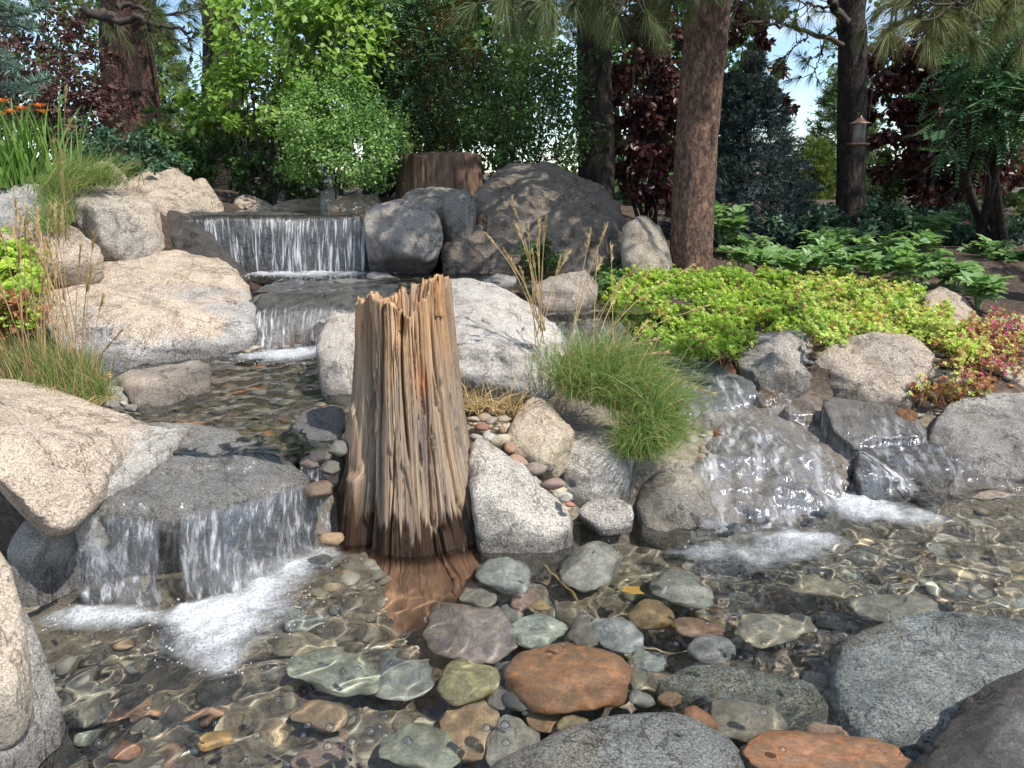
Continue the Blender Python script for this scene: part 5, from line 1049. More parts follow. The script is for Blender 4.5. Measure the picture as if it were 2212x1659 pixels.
def shrub(name, label, base, blobs, mat, n_leaf, size, rng_seed, cat='shrub', tmpl=LEAF_OVAL, stems=5, stem_r=.012, clump=60, spread=.16, up=.8, droop=0., tint=(0, 1), twig_mat='twig', group=None, lean=.35):
    """leafy shrub: stems rising from base into blobs (center, radii, weight)"""
    rng = np.random.default_rng(rng_seed); base = np.asarray(base, float); root = thing(name, label, cat, base, group)
    tot = sum(b[2] for b in blobs); Pl, Yd, Zd, T, S_, tips = [], [], [], [], [], []
    for c, r, w in blobs:
        n = int(n_leaf * w / tot); k = max(3, n // clump); cc = clumps(c, r, k, rng); tips += list(cc)
        idx = rng.integers(k, size=n); p = cc[idx] + rng.normal(0, spread, (n, 3)) * np.array([1, 1, .8]) * np.mean(r) * .6
        out = unit(p - np.asarray(c)); yd = unit(out * .6 + rdir(n, rng) * .9 + np.array([0, 0, -droop])); zd = unit(GUP * up + out * .4 + rdir(n, rng) * .55)
        Pl.append(p); Yd.append(yd); Zd.append(zd); S_.append(size * rng.uniform(.6, 1.25, n))
        ct = rng.random(k); T.append(np.clip(tint[0] + (tint[1] - tint[0]) * (.45 * ct[idx] + .55 * rng.random(n)), 0, 1))
    V, F, nv = leaves(np.concatenate(Pl), np.concatenate(Yd), np.concatenate(Zd), np.concatenate(S_), tmpl)
    part('crown', V, F, M[mat], root, {'tint': np.repeat(np.concatenate(T), nv)}, kind='stuff')
    tips = np.array(tips); st = []
    zc = np.mean([b[0][2] for b in blobs])
    for k in range(stems):
        t = tips[rng.integers(len(tips))]; a = base + rng.normal(0, .05, 3) * (1, 1, 0)
        P = spline([a, a + (t - a) * .45 + rng.normal(0, .08, 3), t], 10); V, F = tube(P, np.linspace(stem_r, stem_r * .3, 10), 6)
        part('stem', V, F, M[twig_mat], root); st += list(P[4:8])
    V, F = limb_net(np.array(st), tips[rng.integers(len(tips), size=min(len(tips), 46))], stem_r * .35, rng)
    part('twigs', V, F, M['twig'], root, kind='stuff')
    return root
def needle_tufts(P, D_, L_, W_, per, rng, gravity=.9, spread=.6, K=4):
    n = len(P); b = np.repeat(P, per, 0); d = unit(np.repeat(unit(D_), per, 0) + spread * rng.normal(size=(n * per, 3)) * .6)
    return blades(b, d, np.array([0, 0, -gravity]), np.repeat(np.broadcast_to(L_, (n,)), per) * rng.uniform(.7, 1.1, n * per), W_, K, True, rng)
def trunk_mesh(ctrl, rad, nt=64, nz_=120, rough=.012, seed=0, kz=4.0, ka=5.0):
    P = spline(ctrl, nz_); r = np.interp(np.linspace(0, 1, nz_), np.linspace(0, 1, len(rad)), rad); V, F = tube(P, r, nt)
    c = np.repeat(P, nt, 0); o = unit(V - c)
    f = fbm(np.column_stack([o[:, :2] * ka, V[:, 2] * kz]), seed, 4); g = np.abs(fbm(np.column_stack([o[:, :2] * ka * 2, V[:, 2] * kz * .8]), seed + 4, 3))
    return V + o * (rough * (f * 1.2 - 1.4 * np.exp(-(g / .09) ** 2)))[:, None], F
def pine(label, ctrl, rad, bark, branches, seed, tuft_mat='needle', per=46, L_=.17, W_=.0032, group='pine trees around the garden', extra=None):
    """trunk with limbs; branches: list of control paths; each carries needle tufts towards its end"""
    rng = np.random.default_rng(seed); root = thing('pine_tree', label, 'tree', np.asarray(ctrl[0], float), group)
    V, F = trunk_mesh(np.asarray(ctrl, float), rad, seed=seed, rough=.028 * np.mean(rad)); part('trunk', V, F, M[bark], root)
    TP, TD = [], []
    for bi, br in enumerate(branches):
        path, r0, nt_, tw = br
        P = spline(path, 24); V, F = tube(P + rng.normal(0, .012, P.shape), np.linspace(r0, r0 * .25, 24), 7); part('branch', V, F, M['twig'], root)
        tws = []
        for k in range(nt_):
            s = rng.uniform(.3, 1) if nt_ > 3 else 1; i = int(s * 23); a = P[i]; dd = unit(P[min(i + 1, 23)] - P[max(i - 1, 0)] + 1e-6)
            d = unit(dd * .5 + rdir(1, rng)[0] * .9 + GUP * .1); l = tw * rng.uniform(.25, 1); e = a + d * l
            if l > .05: tws.append(tube(spline([a, (a + e) / 2 - (0, 0, .02), e], 5), np.linspace(.006, .003, 5), 4))
            TP.append(e); TD.append(d)
            if l > .2: TP.append(a + d * l * .6); TD.append(d)
        if tws: V, F = join(tws); part('twigs', V, F, M['twig'], root, kind='stuff')
    if TP:
        TP, TD = np.array(TP), np.array(TD); hi = TP[:, 2] > 3.6                                   # the high crown is sparser, broader needles
        for sel, pr, wd, K in ((~hi, per, W_, 3), (hi, 14, .014, 2)):
            if not sel.any(): continue
            V, F, nv, _ = needle_tufts(TP[sel], TD[sel], L_, wd, pr, rng, K=K); n_ = int(sel.sum())
            part('needles', V, F, M[tuft_mat], root, {'tint': np.repeat(np.clip(np.repeat(rng.random(n_), pr) * .6 + rng.random(n_ * pr) * .4, 0, 1), nv)}, kind='stuff')
    return root

# ------------------------------------------------------------------ trees behind the garden
def g3(px, d, dz=0):
    q = at(px, 500, d); return np.array([q[0], d, ground_z(q[0], d)[0] + dz])
def crown_branches(base, z0, z1, r, n, rng, r0=.03, tufts=16, tw=.45, away=None):
    out = []
    for k in range(n):
        a = rng.uniform(0, 6.28); z = z0 + (z1 - z0) * (k + .5) / n; l = r * rng.uniform(.7, 1.1) * (1 - .45 * (k / n))
        d = np.array([math.cos(a), math.sin(a), 0])
        if away is not None and d @ away < -.2: d = -d
        p0 = np.array([base[0], base[1], z]); p2 = p0 + d * l + (0, 0, -.05 * l); out.append(([p0, p0 + d * l * .5 + (0, 0, .12 * l), p2], r0 * (.6 + .4 * l / r), tufts, tw))
    return out
rg = np.random.default_rng(31)
# left red-barked pine
A0 = g3(285, 9.0); Atop = at(268, -250, 9.0)
pine('thick red-barked pine behind the barberry at the left end of the garden', [A0 - (0, 0, .2), at(285, 265, 9.0), at(275, 100, 9.0), Atop, Atop + (0, 0, 4)], [.36, .30, .275, .26, .2], 'bark_red',
     [([at(262, 40, 8.8), at(215, 28, 8.5), at(150, 40, 8.3)], .05, 9, .3), ([at(180, 20, 8.2), at(230, 40, 8.2), at(268, 46, 8.15), at(300, 35, 8.1), at(330, 55, 8.1), at(390, 62, 8.1), at(436, 75, 8.1)], .045, 10, .3),
      ([at(250, 12, 8.2), at(300, 18, 8.2), at(350, 30, 8.2), at(420, 20, 8.2)], .03, 10, .3), ([at(320, 52, 8.1), at(345, 75, 8.0), at(380, 85, 8.0), at(400, 95, 8.0)], .012, 4, .2), ([at(395, 62, 8.1), at(412, 100, 8.05), at(412, 135, 8.0)], .01, 4, .12)]
     + crown_branches(Atop, 3.1, 5.0, 1.6, 9, rg, .04, 14, .4), 51, per=40, L_=.20, W_=.004)
B0 = g3(480, 9.8)
pine('dark pine trunk half hidden behind the bright leafy shrub', [B0 - (0, 0, .2), at(478, 200, 9.8), at(470, -50, 9.8), at(470, -50, 9.8) + (0, 0, 4)], [.26, .22, .2, .16], 'bark_dark', crown_branches(at(470, 0, 9.8), 3.4, 5.0, 1.3, 6, rg, .03, 12, .4) + [([at(470, 30, 9.7), at(450, 10, 9.0), at(420, 5, 8.6)], .02, 10, .3), ([at(470, 20, 9.7), at(500, 10, 9.0), at(520, 20, 8.6)], .02, 10, .3)], 52, per=40, L_=.2, W_=.004)
C0 = g3(1288, 8.6)
pine('dark slender pine behind the great dark boulder', [C0 - (0, 0, .2), at(1288, 300, 8.6), at(1284, 0, 8.6), at(1284, 0, 8.6) + (0, 0, 4)], [.21, .19, .175, .14], 'bark_dark',
     crown_branches(at(1284, 0, 8.6), 3.1, 5.2, 1.4, 10, rg, .03, 16, .45) + [([at(1285, 60, 8.5), at(1240, 30, 8.0), at(1190, 40, 7.6)], .02, 14, .3), ([at(1285, 40, 8.5), at(1320, 30, 8.1), at(1370, 60, 7.8)], .02, 14, .3), ([at(1270, 320, 8.4), at(1245, 290, 8.2), at(1262, 255, 8.2)], .01, 5, .15), ([at(1300, 330, 8.4), at(1310, 320, 8.2), at(1322, 325, 8.1)], .01, 4, .12)], 53, per=40, L_=.2, W_=.004)
D0 = g3(1490, 6.6)
pine('near pine with scaly orange-brown bark beside the sedum carpet', [at(1487, 640, 6.6), at(1492, 560, 6.6), at(1505, 300, 6.6), at(1532, 0, 6.6), at(1545, -120, 6.6), at(1545, -120, 6.6) + (.1, 0, 3.5)], [.20, .18, .17, .17, .165, .12], 'bark_pine',
     crown_branches(at(1535, -60, 6.6), 3.0, 5.4, 2.1, 32, rg, .035, 30, .55) +
     [([at(1530, -40, 6.5), at(1420, -70, 5.6), at(1280, -45, 4.8), at(1160, -25, 4.3)], .03, 44, .26), ([at(1300, -40, 4.9), at(1220, -20, 4.3), at(1080, -25, 4.0)], .015, 18, .24), ([at(1530, -20, 6.4), at(1500, -20, 5.8), at(1470, 0, 5.3)], .02, 12, .25), ([at(1540, -30, 6.4), at(1600, -30, 6.0), at(1640, -10, 5.7)], .02, 12, .28), ([at(1420, -60, 5.6), at(1380, -10, 5.2), at(1330, 10, 5.0)], .015, 12, .24)], 54, per=76, L_=.21, W_=.0028)
E0 = g3(1840, 8.8)
pine('straight dark pine behind the hanging bird feeder', [E0 - (0, 0, .2), at(1838, 400, 8.8), at(1842, 100, 8.8), at(1846, -60, 8.8), at(1846, -60, 8.8) + (0, 0, 4)], [.165, .15, .145, .14, .11], 'bark_dark',
     [([at(1815, 98, 8.7), at(1760, 75, 8.3), at(1700, 60, 8.0), at(1630, 48, 7.9), at(1585, 58, 7.8)], .028, 10, .3), ([at(1828, 50, 8.6), at(1800, 10, 8.2), at(1770, -20, 8.0)], .05, 4, .3), ([at(1745, 80, 8.2), at(1720, 95, 8.1), at(1690, 130, 8.1)], .01, 5, .2), ([at(1800, 20, 8.3), at(1755, 10, 8.1), at(1720, 0, 8.0)], .015, 8, .25),
      ([at(1830, 30, 8.6), at(1780, 100, 9.3), at(1760, 160, 9.6)], .015, 10, .3)]
     + crown_branches(at(1846, -60, 8.8), 3.5, 5.4, 1.5, 9, rg, .035, 16, .45), 55, per=44, L_=.2, W_=.0036)
# the long sunlit limb that reaches over the right-hand bank
F0 = np.array([4.6, 5.4, ground_z(4.6, 5.4)[0]])
pine('pine whose sunlit golden-green limb hangs over the right-hand bank', [F0 - (0, 0, .2), F0 + (0, 0, 2), F0 + (0, .1, 5)], [.17, .15, .1], 'bark_pine',
     [([F0 + (0, 0, 2.3), at(2330, -30, 4.6), at(2150, 0, 4.0), at(2000, -5, 3.7), at(1920, -10, 3.6)], .025, 36, .22), ([at(2330, -30, 4.6), at(2230, -10, 4.1), at(2160, 10, 3.8)], .015, 18, .2), ([at(2250, -10, 4.3), at(2120, -20, 3.7), at(2050, 15, 3.5)], .012, 18, .2)], 56, 'sunlit_needle', per=100, L_=.165, W_=.0026)
# out-of-frame pine whose crown shades the maroon trees
for k, (x, y, zz) in enumerate(((6.6, 7.2, 2.7), (8.2, 10.5, 2.6))):
    q = np.array([x, y, ground_z(x, y)[0]])
    pine(('tall pine right of the maroon trees, close to the peonies', 'tall pine right of the maroon trees, farther back')[k], [q - (0, 0, .2), q + (0, 0, 3), q + (0, 0, 7)], [.2, .17, .08], 'bark_dark', crown_branches(q, zz, 6.5, 2.2, 20, rg, .035, 18, .5), 57 + k, per=36, L_=.24, W_=.008)

# broadleaf shrubs and small trees
bl = lambda px, py, d, rx, ry, rz, w: (at(px, py, d), (rx, ry, rz), w)
shrub('leafy_shrub', 'tall sunlit shrub with bright rounded green leaves behind the top pool', g3(578, 7.9), [bl(640, 90, 7.8, 1.0, .7, .75, 3), bl(560, 200, 7.7, .75, .5, .5, 2), bl(450, 210, 7.7, .45, .4, .25, .7), bl(680, -80, 7.9, 1.1, .7, .6, 1.5), bl(760, 60, 8.0, .5, .5, .6, 1), bl(490, 290, 7.6, .4, .35, .2, .4)], 'bright', 6200, .070, 61, stems=7, stem_r=.02, spread=.2, up=1.1, droop=.3)
shrub('round_bush', 'dense rounded bush with fine pale green leaves beside the top pool', g3(735, 7.5), [bl(735, 300, 7.4, .62, .5, .50, 3), bl(700, 255, 7.4, .4, .4, .3, 1), bl(790, 340, 7.3, .35, .35, .3, 1), bl(650, 340, 7.4, .3, .3, .25, .7)], 'bush', 15000, .030, 62, stems=9, stem_r=.01, clump=90, spread=.22)
def pinnate(name, label, base, blobs, mat, n, seed, size=.05, cat='tree', trunk_r=.03, stems=3):
    """rowan-like: every leaf is a stalk with pairs of leaflets"""
    rng = np.random.default_rng(seed); root = thing(name, label, cat, base); Pp, Yd, Zd, T, tips = [], [], [], [], []
    for c, r, w in blobs:
        k = int(n * w); cc = clumps(c, r, max(4, k // 9), rng); tips += list(cc); ctr = cc[rng.integers(len(cc), size=k)] + rng.normal(0, .09, (k, 3))
        out = unit(ctr - np.asarray(c)); ax = unit(out * .5 + rdir(k, rng) * .7 + np.array([0, 0, -.35])); zd = unit(GUP * .9 + out * .3 + rdir(k, rng) * .3); sd = unit(np.cross(ax, zd)); t0 = rng.random(k)
        for j in range(6):
            for sgn in (-1, 1):
                Pp.append(ctr + ax * (size * .62 * j)); Yd.append(unit(sd * sgn + ax * .55)); Zd.append(zd); T.append(np.clip(t0 * .6 + .4 * rng.random(k), 0, 1))
    V, F, nv = leaves(np.concatenate(Pp), np.concatenate(Yd), np.concatenate(Zd), size, LEAF_LONG * np.array([1.25, 1, 1]))
    part('crown', V, F, M[mat], root, {'tint': np.repeat(np.concatenate(T), nv)}, kind='stuff')
    tips = np.array(tips); st = []
    for k in range(stems):
        t = tips[rng.integers(len(tips))]; a = np.asarray(base) + rng.normal(0, .06, 3) * (1, 1, 0); P = spline([a, a + (t - a) * .5 + rng.normal(0, .06, 3), t], 12)
        V, F = tube(P, np.linspace(trunk_r, trunk_r * .3, 12), 8); part('trunk', V, F, M['bark_dark'], root); st += list(P[4:9])
    V, F = limb_net(np.array(st), tips[rng.integers(len(tips), size=30)], trunk_r * .3, rng); part('twigs', V, F, M['twig'], root, kind='stuff'); return root
pinnate('rowan_tree', 'rowan with feathery green leaves between the bright shrub and the dark shrub', g3(830, 8.6), [bl(820, 60, 8.3, .6, .4, .5, 1), bl(880, 150, 8.3, .5, .4, .4, .8), bl(800, 160, 8.4, .4, .35, .35, .5), bl(920, 250, 8.2, .25, .25, .2, .25), bl(800, -60, 8.3, .8, .5, .4, .5)], 'rowan', 330, 63)
pinnate('rowan_tree', 'rowan with dark green feathery leaves on two leaning trunks beside the peonies', g3(2150, 8.0), [bl(2120, 250, 7.2, .45, .4, .3, .7), bl(2190, 190, 7.2, .4, .4, .4, .7), bl(2110, 150, 7.6, .5, .4, .25, .5), bl(2200, 90, 7.2, .6, .4, .3, .6)], 'rowan', 300, 64, .055, trunk_r=.055, stems=4)
shrub('dark_shrub', 'dense dark green shrub in the shade behind the great dark boulder', g3(1110, 8.0), [bl(1120, 220, 8.0, .75, .5, .6, 3), bl(1190, 150, 8.1, .4, .4, .4, 1), bl(1060, 300, 7.9, .5, .4, .35, 1), bl(1200, 300, 7.9, .35, .35, .3, .6)], 'dark', 7000, .05, 65, stems=16, stem_r=.01, spread=.24, tmpl=LEAF_LONG * np.array([1.5, 1, 1]))
shrub('spirea_shrub', 'reddish-tipped airy spirea between the rowan and the dark shrub', g3(960, 8.3), [bl(950, 150, 8.2, .5, .4, .7, 2), bl(1000, 90, 8.2, .45, .35, .4, 1), bl(900, 60, 8.3, .3, .3, .4, .6), bl(930, 300, 8.0, .35, .3, .3, .6)], 'spirea', 4200, .045, 66, stems=12, stem_r=.007, spread=.26, tmpl=LEAF_LONG * np.array([1.3, 1, 1]))
shrub('plum_tree', 'maroon-leaved tree between the slender dark pine and the near pine', g3(1400, 9.0), [bl(1400, 150, 9.0, .55, .5, .6, 2), bl(1430, 280, 8.9, .5, .5, .5, 2), bl(1370, 330, 8.9, .35, .4, .4, 1), bl(1440, 400, 8.8, .45, .4, .35, 1), bl(1390, 20, 9.1, .7, .5, .4, 1)], 'maroon', 6500, .085, 67, 'tree', stems=5, stem_r=.03, droop=.7, up=.4, tmpl=LEAF_OVAL * np.array([.85, 1, 1]))
shrub('plum_tree', 'maroon-leaved tree with sky showing through, right of the near pine', g3(1600, 9.6), [bl(1600, 110, 9.5, .45, .4, .4, 1), bl(1640, 190, 9.5, .40, .4, .3, 1), bl(1580, 220, 9.6, .4, .4, .4, 1), bl(1610, 40, 9.6, .5, .4, .3, .7), bl(1670, 240, 9.5, .2, .3, .2, .25)], 'maroon', 3000, .085, 68, 'tree', stems=4, stem_r=.03, droop=.7, up=.4, tmpl=LEAF_OVAL * np.array([.85, 1, 1]))
shrub('plum_tree', 'broad maroon-leaved tree in deep shade behind the rowan trunks', g3(2010, 10.0), [bl(1960, 150, 9.8, .6, .5, .5, 2), bl(2080, 200, 9.9, .8, .6, .6, 3), bl(1960, 280, 9.8, .5, .5, .45, 2), bl(2050, 360, 9.9, .8, .6, .5, 3), bl(2180, 300, 10, .7, .6, .7, 2), bl(2060, 70, 9.9, .9, .6, .5, 2)], 'maroon', 10500, .10, 69, 'tree', stems=6, stem_r=.05, droop=.7, up=.4, tmpl=LEAF_OVAL * np.array([.85, 1, 1]))
shrub('green_shrub', 'green undergrowth shrub below the broad maroon tree', g3(1960, 10.6), [bl(1930, 430, 10.5, .7, .5, .45, 1), bl(2030, 430, 10.8, .9, .5, .4, 1), bl(1880, 380, 10.8, .5, .4, .6, .7), bl(2150, 440, 10.5, .7, .5, .35, .6)], 'far', 5000, .07, 70, stems=6)
shrub('barberry_shrub', 'dusky maroon small-leaved barberry in front of the red-barked pine', g3(110, 7.9), [bl(100, 220, 7.8, .75, .5, .5, 2), bl(60, 130, 7.9, .6, .5, .5, 1.4), bl(170, 260, 7.6, .45, .4, .35, 1), bl(190, 150, 7.8, .3, .3, .4, .6), bl(40, 60, 8.0, .7, .5, .4, .8), bl(200, 320, 7.5, .3, .3, .2, .5)], 'barberry', 8000, .045, 71, stems=9)
shrub('low_shrub', 'low shrub with blue-green leaves behind the grey-tan bank boulder', g3(250, 7.2), [bl(250, 330, 7.1, .45, .35, .20, 2), bl(320, 350, 7.1, .3, .3, .12, 1), bl(190, 300, 7.3, .3, .3, .2, .7)], 'bluegreen', 3400, .04, 72, stems=6, stem_r=.007)
shrub('low_shrub', 'low branches of the bright shrub, coloured dark for shade, along the back of the top pool', g3(440, 7.9), [bl(400, 330, 7.9, .5, .4, .28, 2), bl(500, 350, 7.9, .5, .4, .25, 2), bl(460, 300, 8.1, .5, .4, .3, 1), bl(350, 300, 8.2, .4, .4, .25, 1)], 'dark', 5200, .055, 73, stems=8, stem_r=.01)  # bright shrub's low branches; their shade is put into the darker leaves
shrub('low_shrub', 'small leafy shrub at the foot of the old sawn stump', g3(690, 8.2), [bl(640, 400, 8.2, .7, .3, .15, 1), bl(560, 380, 8.2, .4, .3, .25, 1), bl(840, 380, 8.2, .3, .3, .2, .5)], 'dark', 2600, .05, 74, stems=6, stem_r=.008)
shrub('low_shrub', 'low dark green ground shrub behind the peonies under the straight dark pine', g3(1760, 8.6), [bl(1680, 500, 8.4, .8, .4, .22, 1), bl(1800, 500, 8.6, .8, .4, .22, 1), bl(1930, 490, 8.8, .8, .4, .28, 1), bl(2060, 500, 8.8, .8, .4, .25, 1), bl(2190, 510, 8.6, .7, .4, .22, 1)], 'bluegreen', 9500, .06, 85, stems=8, stem_r=.007)
# far wall of trees
FT = [('dense dark green tree far behind the bright leafy shrub', 640, 120, 13, 1.0, 1.6, 'far'), ('dark green tree far behind the rowan', 800, 60, 14, 1.8, 2.2, 'dark'), ('dark tree far behind the spirea', 950, 150, 13, 1.3, 1.7, 'dark'), ('dark green tree far behind the dark shrub', 1090, 130, 13.5, 1.0, 1.7, 'dark'),
      ('dark green tree far behind the slender dark pine', 1360, 150, 14, 1.1, 2.2, 'dark'), ('dark tree far behind the near pine', 1500, 180, 14, 1.0, 2.0, 'dark'), ('dark tree far behind the barberry', 70, 130, 13, 2.2, 2.0, 'dark'), ('dark tree far behind the broad maroon tree', 2060, 180, 15, 2.6, 2.4, 'dark'), ('tall dark tree beyond the rowan trunks', 2260, 150, 14, 1.8, 2.4, 'dark')]
for k, (lab, px, py, d, rx, rz, mt) in enumerate(FT):
    shrub('background_tree', lab, g3(px, d), [bl(px, py, d, rx, .8, rz, 2), bl(px - 30, py + 130, d, rx * .9, .8, rz * .6, 1), bl(px + 30, py - 160, d, rx * .8, .8, rz * .6, 1)], mt, 5000, .12, 300 + k, 'tree', stems=3, stem_r=.06, spread=.3, group='trees behind the garden')
# conifers
def conifer(name, label, base, height, radius, mat, n, seed, L_=.05, W_=.006, per=26, finger=.14, droop=.15, cat='tree'):
    rng = np.random.default_rng(seed); base = np.asarray(base, float); root = thing(name, label, cat, base)
    V, F = tube([base - (0, 0, .1), base + (0, 0, height * .5), base + (0, 0, height)], [.035 * height, .02 * height, .004], 8); part('trunk', V, F, M['bark_dark'], root)
    h = rng.random(n) ** 1.35; r = radius * (1 - h) ** .85 * (.55 + .5 * rng.random(n)); a = rng.uniform(0, 6.28, n); r *= 1 + .18 * np.sin(h * 46)
    out = np.stack([np.cos(a), np.sin(a), 0 * a], 1); P = base + out * r[:, None] + np.stack([0 * a, 0 * a, height * (.04 + .96 * h) - droop * r], 1)
    d = unit(out + rng.normal(0, .35, (n, 3)) + np.array([0, 0, .15])); d[h > .93] = unit(d[h > .93] + np.array([0, 0, 1.5]))
    s = rng.random((n, per)); B = P[:, None] + d[:, None] * (finger * s)[..., None]
    nd = unit(np.repeat(d[:, None], per, 1) * .7 + rng.normal(size=(n, per, 3)) * .75); nd[..., 2] += .12
    V, F, nv, _ = blades(B.reshape(-1, 3), nd.reshape(-1, 3), np.array([0, 0, .1]), L_, W_, 2, True, rng)
    t = np.repeat(np.clip(np.repeat(rng.random(n), per) * .6 + .4 * rng.random(n * per), 0, 1), nv); part('needles', V, F, M[mat], root, {'tint': t}, kind='stuff')
    k = rng.integers(n, size=min(n, 120)); tw = [tube(np.array([base + (0, 0, max(.05, (P[i, 2] - base[2]) + .1 * r[i])), P[i] + d[i] * finger]), [.008, .003], 4) for i in k]; V, F = join(tw); part('branches', V, F, M['twig'], root, kind='stuff'); return root
sb = g3(1600, 9.0)
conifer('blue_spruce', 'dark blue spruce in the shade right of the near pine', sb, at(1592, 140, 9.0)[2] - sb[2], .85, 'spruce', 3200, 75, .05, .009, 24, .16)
sb = g3(1745, 15); conifer('young_conifer', 'sunlit yellow-green young conifer beyond the blue spruce', sb, at(1745, 320, 15)[2] - sb[2], .75, 'yellowfir', 900, 76, .10, .014, 18, .22)
sb = g3(1800, 18); conifer('young_conifer', 'tall soft green conifer behind the straight dark pine', sb, at(1795, 130, 18)[2] - sb[2], 1.0, 'far', 1200, 77, .16, .02, 18, .3)
sb = g3(385, 20); conifer('young_conifer', 'sunlit olive pine far behind the dark pine trunk', sb, at(385, 40, 20)[2] - sb[2], 1.15, 'yellowfir', 1100, 78, .2, .022, 18, .3)
sb = g3(330, 23); conifer('young_conifer', 'pale olive pine far behind the red-barked pine', sb, at(335, 90, 23)[2] - sb[2], 1.2, 'yellowfir', 1000, 79, .2, .022, 18, .3)
# spruce boughs at the left edge
ns = at(-230, 600, 3.0); ns[2] = ground_z(ns[0], ns[1])[0]; root = thing('spruce_tree', 'pale blue-green spruce whose branch tips reach in beside the daylilies', 'tree', ns)
V, F = tube([ns, ns + (0, 0, 2), ns + (0, 0, 4)], [.09, .06, .02], 10); part('trunk', V, F, M['bark_dark'], root)
rs = np.random.default_rng(80)
for k, (e, a, l) in enumerate((((100, 15), (0, 40), 1), ((70, 62), (0, 55), 1), ((30, 15), (-60, 10), 1), ((105, 170), (0, 195), 1), ((75, 200), (0, 190), 1), ((40, 150), (-40, 140), 1), ((15, 125), (-60, 110), 1), ((60, 30), (-30, 20), 1))):
    p1, p0 = at(*e, 2.5), at(*a, 2.6); far = at(a[0] - 180, a[1] + 10, 2.75); P = spline([far, p0, p1], 16); V, F = tube(P, np.linspace(.008, .003, 16), 5); part('branch', V, F, M['twig'], root)
    n = 420; s = rs.random(n) ** .8; B = np.stack([np.interp(s, np.linspace(0, 1, 16), P[:, j]) for j in range(3)], 1); dd = unit(p1 - p0)
    nd = unit(dd * .75 + rs.normal(size=(n, 3)) * .55 + (0, 0, .25)); V, F, nv, _ = blades(B, nd, np.array([0, 0, .15]), .036, .0030, 3, True, rs); part('needles', V, F, M['spruce_near'], root, {'tint': np.repeat(rs.random(n), nv)}, kind='stuff')

# ------------------------------------------------------------------ old sawn stump behind the flat boulder
def old_stump():
    b = at(952, 430, 7.7); r0 = .40; zt = at(952, 335, 7.7)[2]; b[2] = ground_z(b[0], b[1])[0] - .1; root = thing('tree_stump', 'old broad sawn stump with dark brown furrowed sides under the shrubs', 'stump', b)
    nt, nz_ = 240, 60; th = np.linspace(0, 2 * np.pi, nt, endpoint=False); s = np.linspace(0, 1, nz_); T, S_ = np.meshgrid(th, s); t = T.ravel(); z = b[2] + (zt - b[2]) * S_.ravel() + .03 * np.interp(t, th, fbm(np.stack([np.cos(th) * 3, np.sin(th) * 3, 0 * th], 1), 7, 3)) * S_.ravel()
    k = lambda f, sd: fbm(np.stack([np.cos(t + .05 * z) * f, np.sin(t + .05 * z) * f, z * .8], 1), sd, 3)
    R = r0 * (1.12 - .16 * S_.ravel()) * (1 + .05 * k(1.2, 1)) - .02 * np.exp(-(k(7, 2) / .06) ** 2) + .012 * k(16, 3)
    V = np.stack([b[0] + R * np.sin(t), b[1] - R * np.cos(t), z], 1); rim = V[-nt:]; c = rim.mean(0); rows = [V] + [c + (rim - c) * f + (0, 0, .035 * (1 - f)) for f in (.96, .7, .4, .0)]
    V = np.concatenate(rows); q = fbm(V * np.array([30, 30, 2]), 9, 3); col = np.array([.125, .078, .048]) * (1 + .6 * q)[:, None]
    part('trunk', V, grid_faces(nt, nz_ + 4, True), M['wood'], root, {'col': np.clip(col, .01, 1), 'wet': 0 * q, 'grain': V * np.array([30, 30, 2])})
old_stump()

# ------------------------------------------------------------------ grasses and dry stalks
def tuft(name, label, base_pts, n, L_, W_, mat, seed, lean=.5, bend=1.0, cat='grass', K=6, dirbias=(0, 0, 0), tint=(0, 1), base_r=.05, dry=0):
    rng = np.random.default_rng(seed); base_pts = np.asarray(base_pts, float); c = base_pts.mean(0); c[2] -= .02; root = thing(name, label, cat, c)
    b = base_pts[rng.integers(len(base_pts), size=n)] + rng.normal(0, base_r, (n, 3)) * (1, 1, .15)
    out = rng.normal(size=(n, 3)) * (1, 1, 0); d0 = unit(GUP + unit(out) * rng.uniform(0, lean, (n, 1)) + np.array(dirbias) * rng.uniform(.2, 1, (n, 1)))
    bd = unit(out) * rng.uniform(.2, 1, (n, 1)) * bend * .5 + np.array([0, 0, -1]) * rng.uniform(.3, 1, (n, 1)) * bend + np.array(dirbias) * bend
    V, F, nv, _ = blades(b, d0, bd, L_ * (rng.uniform(.3, 1.05, n) + .35 * (rng.random(n) < .06)), W_ * rng.uniform(.5, 1.6, n), K, True, rng); m = int(len(F) / n * int(n * (1 - dry)))
    t = np.repeat(np.clip(tint[0] + (tint[1] - tint[0]) * rng.random(n), 0, 1), nv); k = int(n * (1 - dry))
    part('blades', V[:k * nv], F[:m], M[mat], root, {'tint': t[:k * nv]}, kind='stuff')
    if dry: part('dry_blades', V[k * nv:], F[m:] - k * nv, M['straw'], root, {'tint': t[k * nv:]}, kind='stuff')
    return root
tuft('grass_clump', 'thick green fescue clump spilling towards the pool beside the pale boulders', [at(1270, 850, 3.6), at(1320, 860, 3.6), at(1300, 820, 3.75), at(1360, 870, 3.6), at(1400, 900, 3.5), at(1250, 830, 3.7), at(1340, 830, 3.75)], 7000, .36, .0030, 'grass', 91, .8, 1.5, dry=.14, dirbias=(.16, -.05, 0), base_r=.07)
tuft('grass_clump', 'lower drooping fringe of the fescue hanging over the pale boulder', [at(1390, 930, 3.42), at(1420, 940, 3.42), at(1380, 980, 3.3), at(1400, 960, 3.36)], 2600, .30, .0028, 'grass', 92, .7, 2.0, dry=.12, dirbias=(.1, -.25, 0), base_r=.05)
